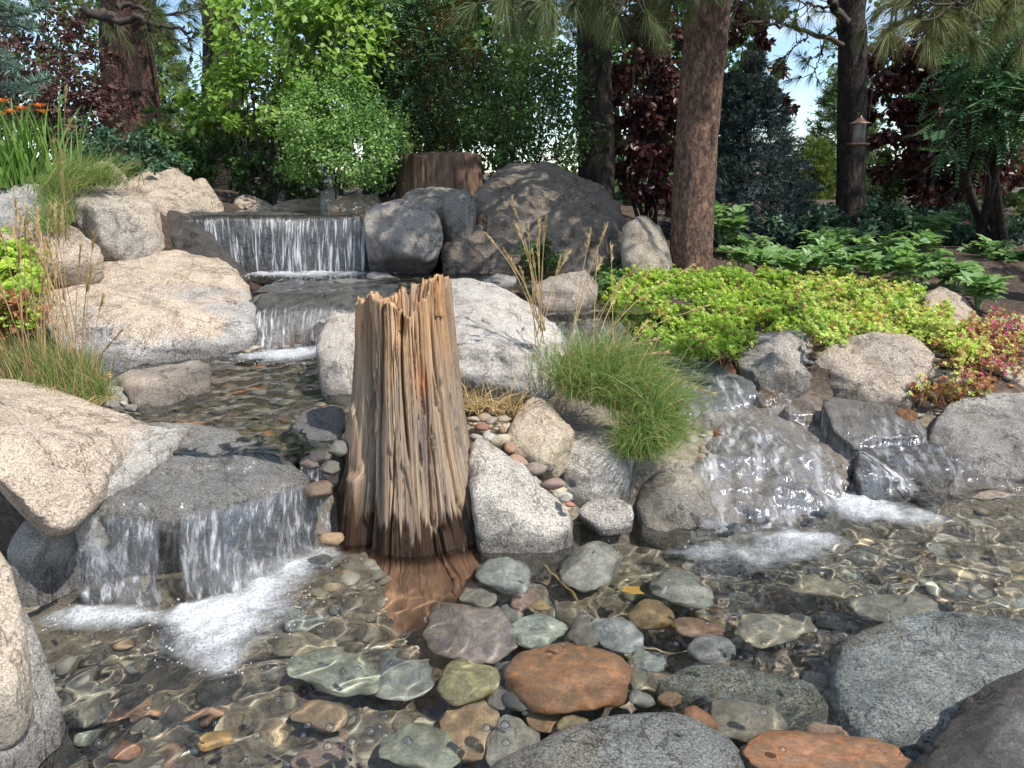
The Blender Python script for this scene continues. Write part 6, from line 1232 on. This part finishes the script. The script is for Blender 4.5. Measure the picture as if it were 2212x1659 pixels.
tuft('grass_clump', 'wispy green grass tuft growing on the large tan boulder', [at(90, 835, 3.5), at(140, 845, 3.45), at(180, 850, 3.45), at(60, 825, 3.55)], 1700, .27, .0028, 'grass', 93, .45, .5, dry=.35, base_r=.05)
tuft('grass_clump', 'small green grass tuft at the edge of the middle pool', [at(205, 870, 3.4), at(215, 865, 3.4)], 420, .17, .0025, 'grass', 94, .6, .8, dry=.15, base_r=.03)
tuft('grass_clump', 'fine green grass combed over the upright granite boulder', [at(180, 400, 5.7), at(150, 400, 5.6), at(220, 400, 5.75), at(120, 420, 5.4)], 1100, .36, .004, 'grass', 95, .6, 1.4, dry=.15, dirbias=(.5, -.1, 0), base_r=.08)
tuft('grass_clump', 'fine grass growing down the gap between the two bank boulders', [at(125, 440, 5.35), at(130, 480, 5.2), at(110, 500, 5.1)], 600, .26, .004, 'grass', 96, .6, 1.0, dry=.2, base_r=.05)
tuft('straw_bundle', 'flattened dry straw lying beside the stump under the white boulder', [at(1015, 880, 3.5), at(1050, 885, 3.5), at(1090, 890, 3.5)], 240, .26, .003, 'straw', 97, 1.6, 1.4, 'straw', base_r=.05)
tuft('straw_bundle', 'dry grass thatch at the root of the wispy tuft on the tan boulder', [at(100, 850, 3.4), at(150, 862, 3.38), at(180, 868, 3.36)], 420, .14, .0026, 'straw', 98, 1.8, 1.6, 'straw', base_r=.05)
def stalks(label, specs, seed, L0=1.0, w=.0035, head=.10):
    """each dry stalk is its own stem with a seed head; specs: foot and tip in the picture with their distances"""
    rng = np.random.default_rng(seed)
    for k, (fx, fy, fd, tx, ty, td, lab) in enumerate(specs):
        a, e = at(fx, fy, fd), at(tx, ty, td); h = e - a; m = a + h * .55 + np.array([-.05 * h[0], 0, .10 * np.linalg.norm(h[:2])]); P = spline([a, m, e], 14)
        root = thing('dry_stalk', lab, 'grass stalk', a, label); V, F = tube(P, np.linspace(w * .5, w * .25, 14), 5); part('stem', V, F, M['straw'], root, {'tint': np.full(len(V), rng.uniform(.2, 1))})
        n = 46; s = 1 - rng.random(n) * min(.3, head / np.linalg.norm(h)); B = np.stack([np.interp(s, np.linspace(0, 1, 14), P[:, j]) for j in range(3)], 1); dd = unit(P[-1] - P[-3])
        V, F, nv, _ = blades(B, unit(dd + rng.normal(size=(n, 3)) * .22), np.array([0, 0, -.3]), .026 * rng.uniform(.6, 1.3, n), .0055, 3, True, rng); part('seed_head', V, F, M['straw'], root, {'tint': np.repeat(rng.uniform(.3, 1, n), nv)})
rg = np.random.default_rng(101); sp = []
LB_ = 'dry straw-coloured stalk rising from the grass behind the white boulder'
for tx, ty in ((1106, 430), (1052, 505), (1118, 490), (1140, 483), (1165, 478), (1175, 495), (1160, 520), (1135, 530), (1150, 545), (1210, 560), (1228, 545), (1100, 560), (1125, 580), (1180, 470), (1090, 540)):
    sp.append((rg.uniform(1150, 1180), rg.uniform(690, 760), 3.95, tx, ty, rg.uniform(3.7, 4.1), LB_))
LC_ = 'long dry stalk arching from the fescue clump towards the sedum carpet'
for tx, ty in ((1310, 488), (1275, 500), (1320, 530), (1300, 560), (1380, 570), (1370, 620), (1500, 570), (1385, 600), (1330, 640), (1525, 660), (1400, 690), (1420, 730), (1440, 760), (1360, 700), (1460, 800), (1540, 850), (1500, 830), (1380, 740), (1290, 540), (1345, 600)):
    sp.append((rg.uniform(1200, 1330), rg.uniform(800, 850), 3.65, tx, ty, rg.uniform(3.5, 3.9), LC_))
stalks('dry grass stalks beside the fescue clump', sp, 102, w=.0055)
sp = []; LD_ = 'tall thin dry stalk standing in the wispy tuft on the tan boulder'
for k in range(34):
    fx = rg.uniform(40, 190); sp.append((fx, rg.uniform(810, 850), 3.45, fx + rg.normal(-10, 50), rg.uniform(430, 640), rg.uniform(3.3, 3.6), LD_))
for tx, ty in ((142, 190), (150, 260), (130, 330), (160, 380), (115, 300)): sp.append((rg.uniform(120, 150), 520, 4.6, tx, ty, 4.5, 'very tall dry stalk rising past the daylilies'))
for tx, ty in ((222, 640), (232, 810), (204, 800), (240, 740), (262, 715)): sp.append((rg.uniform(180, 200), 850, 3.42, tx, ty, 3.35, 'pale dry stalk drooping from the wispy tuft over the pool'))
stalks('dry grass stalks on the left bank', sp, 103, w=.0048)
# daylilies
rg = np.random.default_rng(105)
lb_ = [at(x, y, d) for x, y, d in ((20, 405, 5.7), (60, 400, 5.75), (100, 398, 5.8), (140, 405, 5.7), (40, 395, 5.9), (-20, 400, 5.7))]
dl = tuft('daylily', 'daylily clump with sword-shaped green leaves and orange flowers on the left bank', lb_, 230, .60, .020, 'lily', 106, .35, .55, 'flower', 8, base_r=.07)
for k, (px, py) in enumerate(((8, 222), (28, 245), (88, 232), (4, 250), (50, 238), (95, 245))):
    c = at(px, py, 5.7); n = 6; a = np.linspace(0, 6.28, n, endpoint=False); yd = np.stack([np.cos(a), np.sin(a) * .6 - .2, 0 * a + .55], 1); V, F, nv = leaves(np.tile(c, (n, 1)), yd, np.tile(GUP, (n, 1)), .058, LEAF_LONG * np.array([1.4, 1, 1])); part('petals', V, F, M['orange'], dl, {'tint': np.repeat(rg.random(n), nv)})
    V, F = tube(spline([at(60 + 8 * k, 395, 5.75), (at(60, 320, 5.75) + c) / 2, c], 10), .004, 5); part('flower_stalk', V, F, M['lily'], dl, {'tint': np.full(len(V), .6)})

# ------------------------------------------------------------------ sedum carpet and leafy perennials
def in_poly(x, y, poly):
    r = np.zeros(len(x), bool); n = len(poly)
    for i in range(n):
        (x1, y1), (x2, y2) = poly[i], poly[(i + 1) % n]
        c = ((y1 > y) != (y2 > y)) & (x < (x2 - x1) * (y - y1) / (y2 - y1 + 1e-9) + x1); r ^= c
    return r
def rosettes(poly, n, dfun, rng):
    P = []
    xs, ys = [p[0] for p in poly], [p[1] for p in poly]
    while len(P) < n:
        x, y = rng.uniform(min(xs), max(xs), 4000), rng.uniform(min(ys), max(ys), 4000); x += 0; k = in_poly(x + 14 * np.sin(y * .21), y + 10 * np.sin(x * .13), poly)
        for a, b in zip(x[k], y[k]):
            if rng.random() < ((b - 480) / 300) ** -.6 * .6: P.append(at(a, b, dfun(a, b)))
            if len(P) >= n: break
    return np.array(P)
def ground_cover(label, poly, n, dfun, mat, seed, size=.024, per=9, tall=.05, accents=(), puff=.10):
    """succulent carpet: rosettes of spoon-shaped leaves at the ends of short stems"""
    rng = np.random.default_rng(seed); C_ = rosettes(poly, n, dfun, rng); z = fbm(C_ * np.array([6, 6, 0]), seed, 3); C_[:, 2] += puff * z + .3 * puff; C_ += rng.normal(0, .02, C_.shape)
    ax = unit(GUP + rng.normal(0, .45, (n, 3)) + np.array([.1, -.35, 0])); r1 = unit(np.cross(ax, rng.normal(size=(n, 3)))); r2 = np.cross(ax, r1)
    Pp, Yd, Zd, S_, T = [], [], [], [], []; tt = np.clip(.5 + .45 * fbm(C_ * 5, seed + 1, 3) + rng.normal(0, .16, n), 0, 1)
    for j in range(per):
        a = j * 2.4 + rng.uniform(0, .5, n); lay = j / per; o = r1 * np.cos(a)[:, None] + r2 * np.sin(a)[:, None]
        Pp.append(C_ + ax * (lay * .010)[..., None] if np.ndim(lay) else C_ + ax * lay * .010); Yd.append(o + ax * (.15 + .9 * lay)); Zd.append(ax); S_.append(size * (1.05 - .45 * lay) * rng.uniform(.8, 1.2, n)); T.append(tt)
    # sparser lower leaves along the stems
    for j in range(4):
        k = rng.uniform(.2, 1, n)[:, None]; o = unit(rng.normal(size=(n, 3))); Pp.append(C_ - ax * tall * k); Yd.append(o); Zd.append(ax); S_.append(size * .8 * np.ones(n)); T.append(tt * .6)
    which = np.zeros(n, int)
    for k, (mname, frac, fpoly) in enumerate(accents):
        m_ = rng.random(n) < frac
        if fpoly is not None: m_ &= fpoly(C_)
        which[m_] = k + 1
    root = thing('sedum', label, 'sedum', C_.mean(0) - (0, 0, .1))
    for k, mname in enumerate([mat] + [a[0] for a in accents]):
        sel = which == k
        if not sel.any(): continue
        V, F, nv = leaves(np.concatenate([p[sel] for p in Pp]), np.concatenate([p[sel] for p in Yd]), np.concatenate([p[sel] for p in Zd]), np.concatenate([p[sel] for p in S_]), LEAF_SPOON)
        part('rosettes', V, F, M[mname], root, {'tint': np.repeat(np.concatenate([p[sel] for p in T]), nv)}, kind='stuff')
    st = rng.integers(n, size=min(n, 500)); V, F = join([tube(np.array([C_[i] - ax[i] * tall * 1.6 - (0, 0, .03), C_[i]]), .0025, 4) for i in st]); part('stems', V, F, M['sedum_red'], root, {'tint': np.full(len(V), .8)}, kind='stuff')
    return root
sd = lambda x, y: 4.35 + (770 - y) * .0098
xr = lambda lo, hi: (lambda P: (P[:, 0] > lo) & (P[:, 0] < hi))
ground_cover('bright yellow-green sedum carpet spilling over the stream boulders', [(1300, 645), (1330, 590), (1390, 590), (1520, 592), (1680, 592), (1720, 640), (1750, 720), (1700, 715), (1640, 728), (1590, 760), (1540, 772), (1480, 772), (1410, 752), (1370, 715)], 3200, sd, 'sedum', 111, .021, accents=(('sedum_red', .035, None), ('sedum_pale', .10, None)))
ground_cover('shade-darkened end of the sedum carpet below the tan-grey boulder', [(1282, 650), (1290, 605), (1345, 560), (1400, 555), (1440, 585), (1400, 600), (1340, 600), (1320, 650)], 380, lambda x, y: sd(x, y) + .1, 'dark', 112, .027)  # same sedum in darker leaves: the shade is in the colour
ground_cover('paler sedum carpet with pinkish stems draped over the tan boulder', [(1680, 600), (1760, 592), (1870, 600), (1960, 620), (2000, 650), (2060, 690), (2120, 720), (2130, 750), (2090, 790), (2060, 780), (2040, 740), (1960, 728), (1880, 738), (1830, 735), (1780, 762), (1750, 740), (1720, 680)], 3200, sd, 'sedum_pale', 113, .020, accents=(('sedum', .35, None), ('sedum_red', .07, xr(1.9, 5))))
ground_cover('trailing red sedum lying on the wet granite boulder', [(1955, 840), (2000, 822), (2060, 830), (2150, 815), (2155, 840), (2080, 850), (2000, 858), (1960, 862)], 100, lambda x, y: 4.12, 'sedum_red', 114, .020, accents=(('sedum_pale', .3, None),), puff=.01)
ground_cover('pink-flowered sedum over the right-hand tan boulder', [(2060, 740), (2090, 700), (2150, 690), (2230, 690), (2240, 790), (2150, 800), (2110, 830), (2080, 800)], 520, lambda x, y: 4.45 + (770 - y) * .006, 'sedum_red', 115, .018, accents=(('pink', .28, None), ('sedum_pale', .35, None)))
ground_cover('lime-green sedum mat on the left bank among dry stalks', [(-20, 540), (60, 545), (105, 570), (90, 640), (70, 690), (-20, 720)], 420, lambda x, y: 4.25 + (700 - y) * .0035, 'sedum', 116, .028)
ground_cover('red-tinged sedum below the lime-green mat on the left bank', [(-20, 670), (60, 660), (85, 690), (60, 740), (-20, 750)], 150, lambda x, y: 4.1, 'sedum_red', 117, .03, accents=(('sedum', .3, None),))
ground_cover('small sedum sprig growing in the cleft of the great dark boulder', [(1110, 540), (1150, 520), (1215, 545), (1210, 590), (1160, 595), (1120, 570)], 90, lambda x, y: 6.2, 'dark', 118, .035)
# peonies: every leaf that shows is its own piece
def lobed_leaf(name, mat):
    V, F, nv = leaves(np.zeros((3, 3)), np.array([(-.55, .8, .05), (0, 1, .1), (.55, .8, .05)]), np.tile(GUP, (3, 1)), np.array([.85, 1, .85]), LEAF_LONG * np.array([1.5, 1, 1]))
    return mesh_np(name, V, F, mat, True, {'tint': np.repeat(RNG.random(3), nv)})
PL = [lobed_leaf('leaf', M['peony']) for _ in range(6)]
def perennial(label, px, py, d, n, size, spread, height, seed, meshes=PL):
    rng = np.random.default_rng(seed); b = at(px, py, d); b[2] = min(b[2], ground_z(b[0], b[1])[0] + .1); root = thing('peony', label, 'peony', b, 'peonies behind the sedum carpet')
    n = int(n * 1.5); ns = max(4, n // 8); tops = []
    for k in range(ns):
        a = rng.uniform(0, 6.28); e = b + np.array([math.cos(a) * spread * rng.uniform(.2, .8), math.sin(a) * spread * rng.uniform(.2, .8), height * rng.uniform(.6, 1)]); P = spline([b, (b + e) / 2 + (0, 0, .05), e], 8); V, F = tube(P, np.linspace(.006, .003, 8), 5); part('stem', V, F, M['peony'], root, {'tint': np.full(len(V), .7)}); tops.append(P)
    for k in range(n):
        P = tops[k % ns]; q = P[rng.integers(3, 8)]; a = rng.uniform(0, 6.28); o = link('leaf', meshes[k % len(meshes)], root); o.location = q - b + rng.normal(0, .02, 3); s = size * rng.uniform(.5, 1.0); o.scale = (s, s, s); o.rotation_euler = (rng.normal(.15, .3), rng.normal(0, .25), a)
for k, t in enumerate((('peony touching the back of the sedum carpet right of the near pine', 1600, 592, 6.25, 36, .13, .25, .2), ('low peony at the back of the sedum carpet, between two taller ones', 1700, 600, 6.1, 40, .13, .3, .18), ('peony overlapping the back edge of the paler sedum', 1800, 604, 6.1, 40, .13, .3, .18), ('rounded peony behind the paler sedum with deep green leaves', 1890, 610, 6.0, 40, .13, .3, .2), ('peony next to the tan boulder at the back of the sedum', 1965, 625, 5.8, 34, .13, .22, .2), ('peony between the near pine and the blue spruce, tucked low', 1600, 560, 7.4, 60, .15, .35, .2), ('wide low peony in front of the straight dark pine', 1790, 545, 7.6, 64, .15, .45, .22), ('low peony in the shade left of the rowan trunks', 1960, 560, 7.0, 60, .15, .4, .22), ('bright green peony at the foot of the near pine, beside the blue spruce', 1560, 545, 7.2, 42, .17, .22, .42), ('leafy peony just behind the middle of the sedum carpet', 1640, 590, 6.5, 48, .14, .30, .22), ('low peony between the sedum carpet and the straight dark pine', 1740, 590, 6.5, 48, .14, .30, .22), ('peony with blue-green leaves under the hanging bird feeder', 1820, 585, 6.6, 48, .15, .30, .28),
        ('peony right of the hanging bird feeder', 1900, 590, 6.6, 44, .15, .28, .25), ('broad-leaved peony behind the tan boulder of the sedum carpet', 1990, 610, 6.0, 44, .16, .26, .25), ('sunlit peony between the tan boulder and the pink sedum', 2110, 670, 5.5, 46, .16, .24, .24), ('peony behind the pale boulder near the rowan trunks', 2180, 600, 7.0, 44, .16, .3, .25), ('tall-stemmed peony in front of the broad maroon tree', 2010, 545, 7.6, 36, .17, .3, .38), ('peony beneath the rowan trunks', 2120, 570, 7.4, 40, .16, .35, .2), ('sunlit peony at the pink sedum with upright leaves', 2060, 640, 5.9, 36, .16, .2, .28))):
    perennial(t[0], *t[1:], 130 + k)

# ------------------------------------------------------------------ bird feeder on its hook
fd = 8.2; fc = at(1856, 290, fd); hb = at(1872, 300, fd + .02)
hb[2] = ground_z(hb[0], hb[1])[0]
hk = thing('shepherd_hook', 'thin black iron hook pole holding the bird feeder', 'hook', hb)
tp = at(1872, 195, fd)[2]; arch = [hb - (0, 0, .1), (hb[0], hb[1], tp)] ; a0 = np.array([hb[0], hb[1], tp]); r_ = (hb[0] - fc[0]) * .5
pts = [hb - np.array([0, 0, .1]), hb + (0, 0, .8), a0] + [np.array([hb[0] - r_ + r_ * math.cos(t), hb[1], tp + .12 * math.sin(t)]) for t in np.linspace(.3, np.pi, 7)] + [np.array([fc[0], hb[1], tp - .05])]
V, F = tube(spline(pts, 60), .006, 6); part('pole', V, F, M['iron'], hk)
bf = thing('bird_feeder', 'copper-topped lantern-shaped bird feeder hanging in front of the straight pine', 'bird feeder', fc - (0, 0, .16))
def lathe(prof, n=24):
    th = np.linspace(0, 2 * np.pi, n, endpoint=False); V = np.array([(r * math.cos(t), r * math.sin(t), z) for r, z in prof for t in th]) + fc; return V, grid_faces(n, len(prof), True)
V, F = lathe([(.004, .18), (.012, .165), (.03, .15), (.06, .125), (.105, .105), (.108, .098), (.06, .10), (.0, .10)]); part('roof', V, F, M['copper'], bf)
V, F = lathe([(.058, .10), (.058, -.10), (.0, -.10)]); part('glass_tube', V, F, M['glass'], bf)
V, F = lathe([(.0, -.10), (.10, -.10), (.105, -.085), (.11, -.09), (.10, -.115), (.0, -.12)]); part('tray', V, F, M['copper'], bf)
for t in np.linspace(0, 6.28, 4, endpoint=False): V, F = tube(np.array([fc + (.06 * math.cos(t), .06 * math.sin(t), -.1), fc + (.06 * math.cos(t), .06 * math.sin(t), .1)]), .004, 5); part('rod', V, F, M['copper'], bf)
V, F = tube(np.array([fc + (0, 0, .17), (fc[0], hb[1], tp - .06)]), .003, 5); part('hanger', V, F, M['iron'], bf)

# ------------------------------------------------------------------ houses glimpsed between the trees
def box(x0, x1, y0, y1, z0, z1):
    V = np.array([(x, y, z) for z in (z0, z1) for y in (y0, y1) for x in (x0, x1)], float); F = np.array([(0, 2, 3, 1), (4, 5, 7, 6), (0, 1, 5, 4), (2, 6, 7, 3), (0, 4, 6, 2), (1, 3, 7, 5)]); return V, F
def house(label, x0, x1, y0, z_wall, z_ridge, roofm, seed, depth=7):
    g = ground_z((x0 + x1) / 2, y0)[0]; root = thing('house', label, 'house', ((x0 + x1) / 2, y0 + depth / 2, g)); V, F = box(x0, x1, y0, y0 + depth, g - .3, z_wall); part('wall', V, F, M['wall'], root, smooth=False)
    o = .35; ym = y0 + depth / 2; V = np.array([(x0 - o, y0 - o, z_wall - .1), (x1 + o, y0 - o, z_wall - .1), (x1 + o, ym, z_ridge), (x0 - o, ym, z_ridge), (x0 - o, y0 + depth + o, z_wall - .1), (x1 + o, y0 + depth + o, z_wall - .1)]); V = np.concatenate([V, V - (0, 0, .15)])
    F = [np.array([(0, 1, 2, 3), (3, 2, 5, 4), (6, 9, 8, 7), (9, 10, 11, 8), (0, 6, 7, 1), (4, 5, 11, 10), (1, 7, 8, 2), (2, 8, 11, 5), (0, 3, 9, 6), (3, 4, 10, 9)])]; part('roof', V, F, M[roofm], root, smooth=False)
    for k in range(3):
        xw = x0 + (x1 - x0) * (.2 + .3 * k); zc = g + (z_wall - g) * .55; V, F = box(xw - .5, xw + .5, y0 - .06, y0 + .02, zc - .6, zc + .6); w_ = part('window', V, F, M['pane'], root, smooth=False)
        Vf, Ff = join([box(xw - .58, xw - .5, y0 - .1, y0, zc - .68, zc + .68), box(xw + .5, xw + .58, y0 - .1, y0, zc - .68, zc + .68), box(xw - .5, xw + .5, y0 - .1, y0, zc + .6, zc + .68), box(xw - .5, xw + .5, y0 - .1, y0, zc - .68, zc - .6)])
        fo = link('frame', mesh_np('frame', Vf - np.array(root.location), Ff, M['roofbrown'], False), w_)
h1 = at(425, 275, 34); house('grey-roofed house glimpsed behind the dark pine trunk', h1[0] - 3, h1[0] + 4, 34, at(425, 300, 34)[2], at(425, 245, 34)[2] + .4, 'roof', 1)
h2 = at(1690, 340, 30); house('grey house glimpsed beyond the blue spruce', h2[0] - 5.5, h2[0] + .1, 30, at(1690, 320, 30)[2], at(1690, 300, 30)[2], 'roof', 2)
h3 = at(1715, 365, 27); house('low brown-roofed house glimpsed beside the young conifer', h3[0] - 1.2, h3[0] + 2.5, 27, at(1715, 372, 27)[2], at(1715, 340, 27)[2], 'roofbrown', 3)
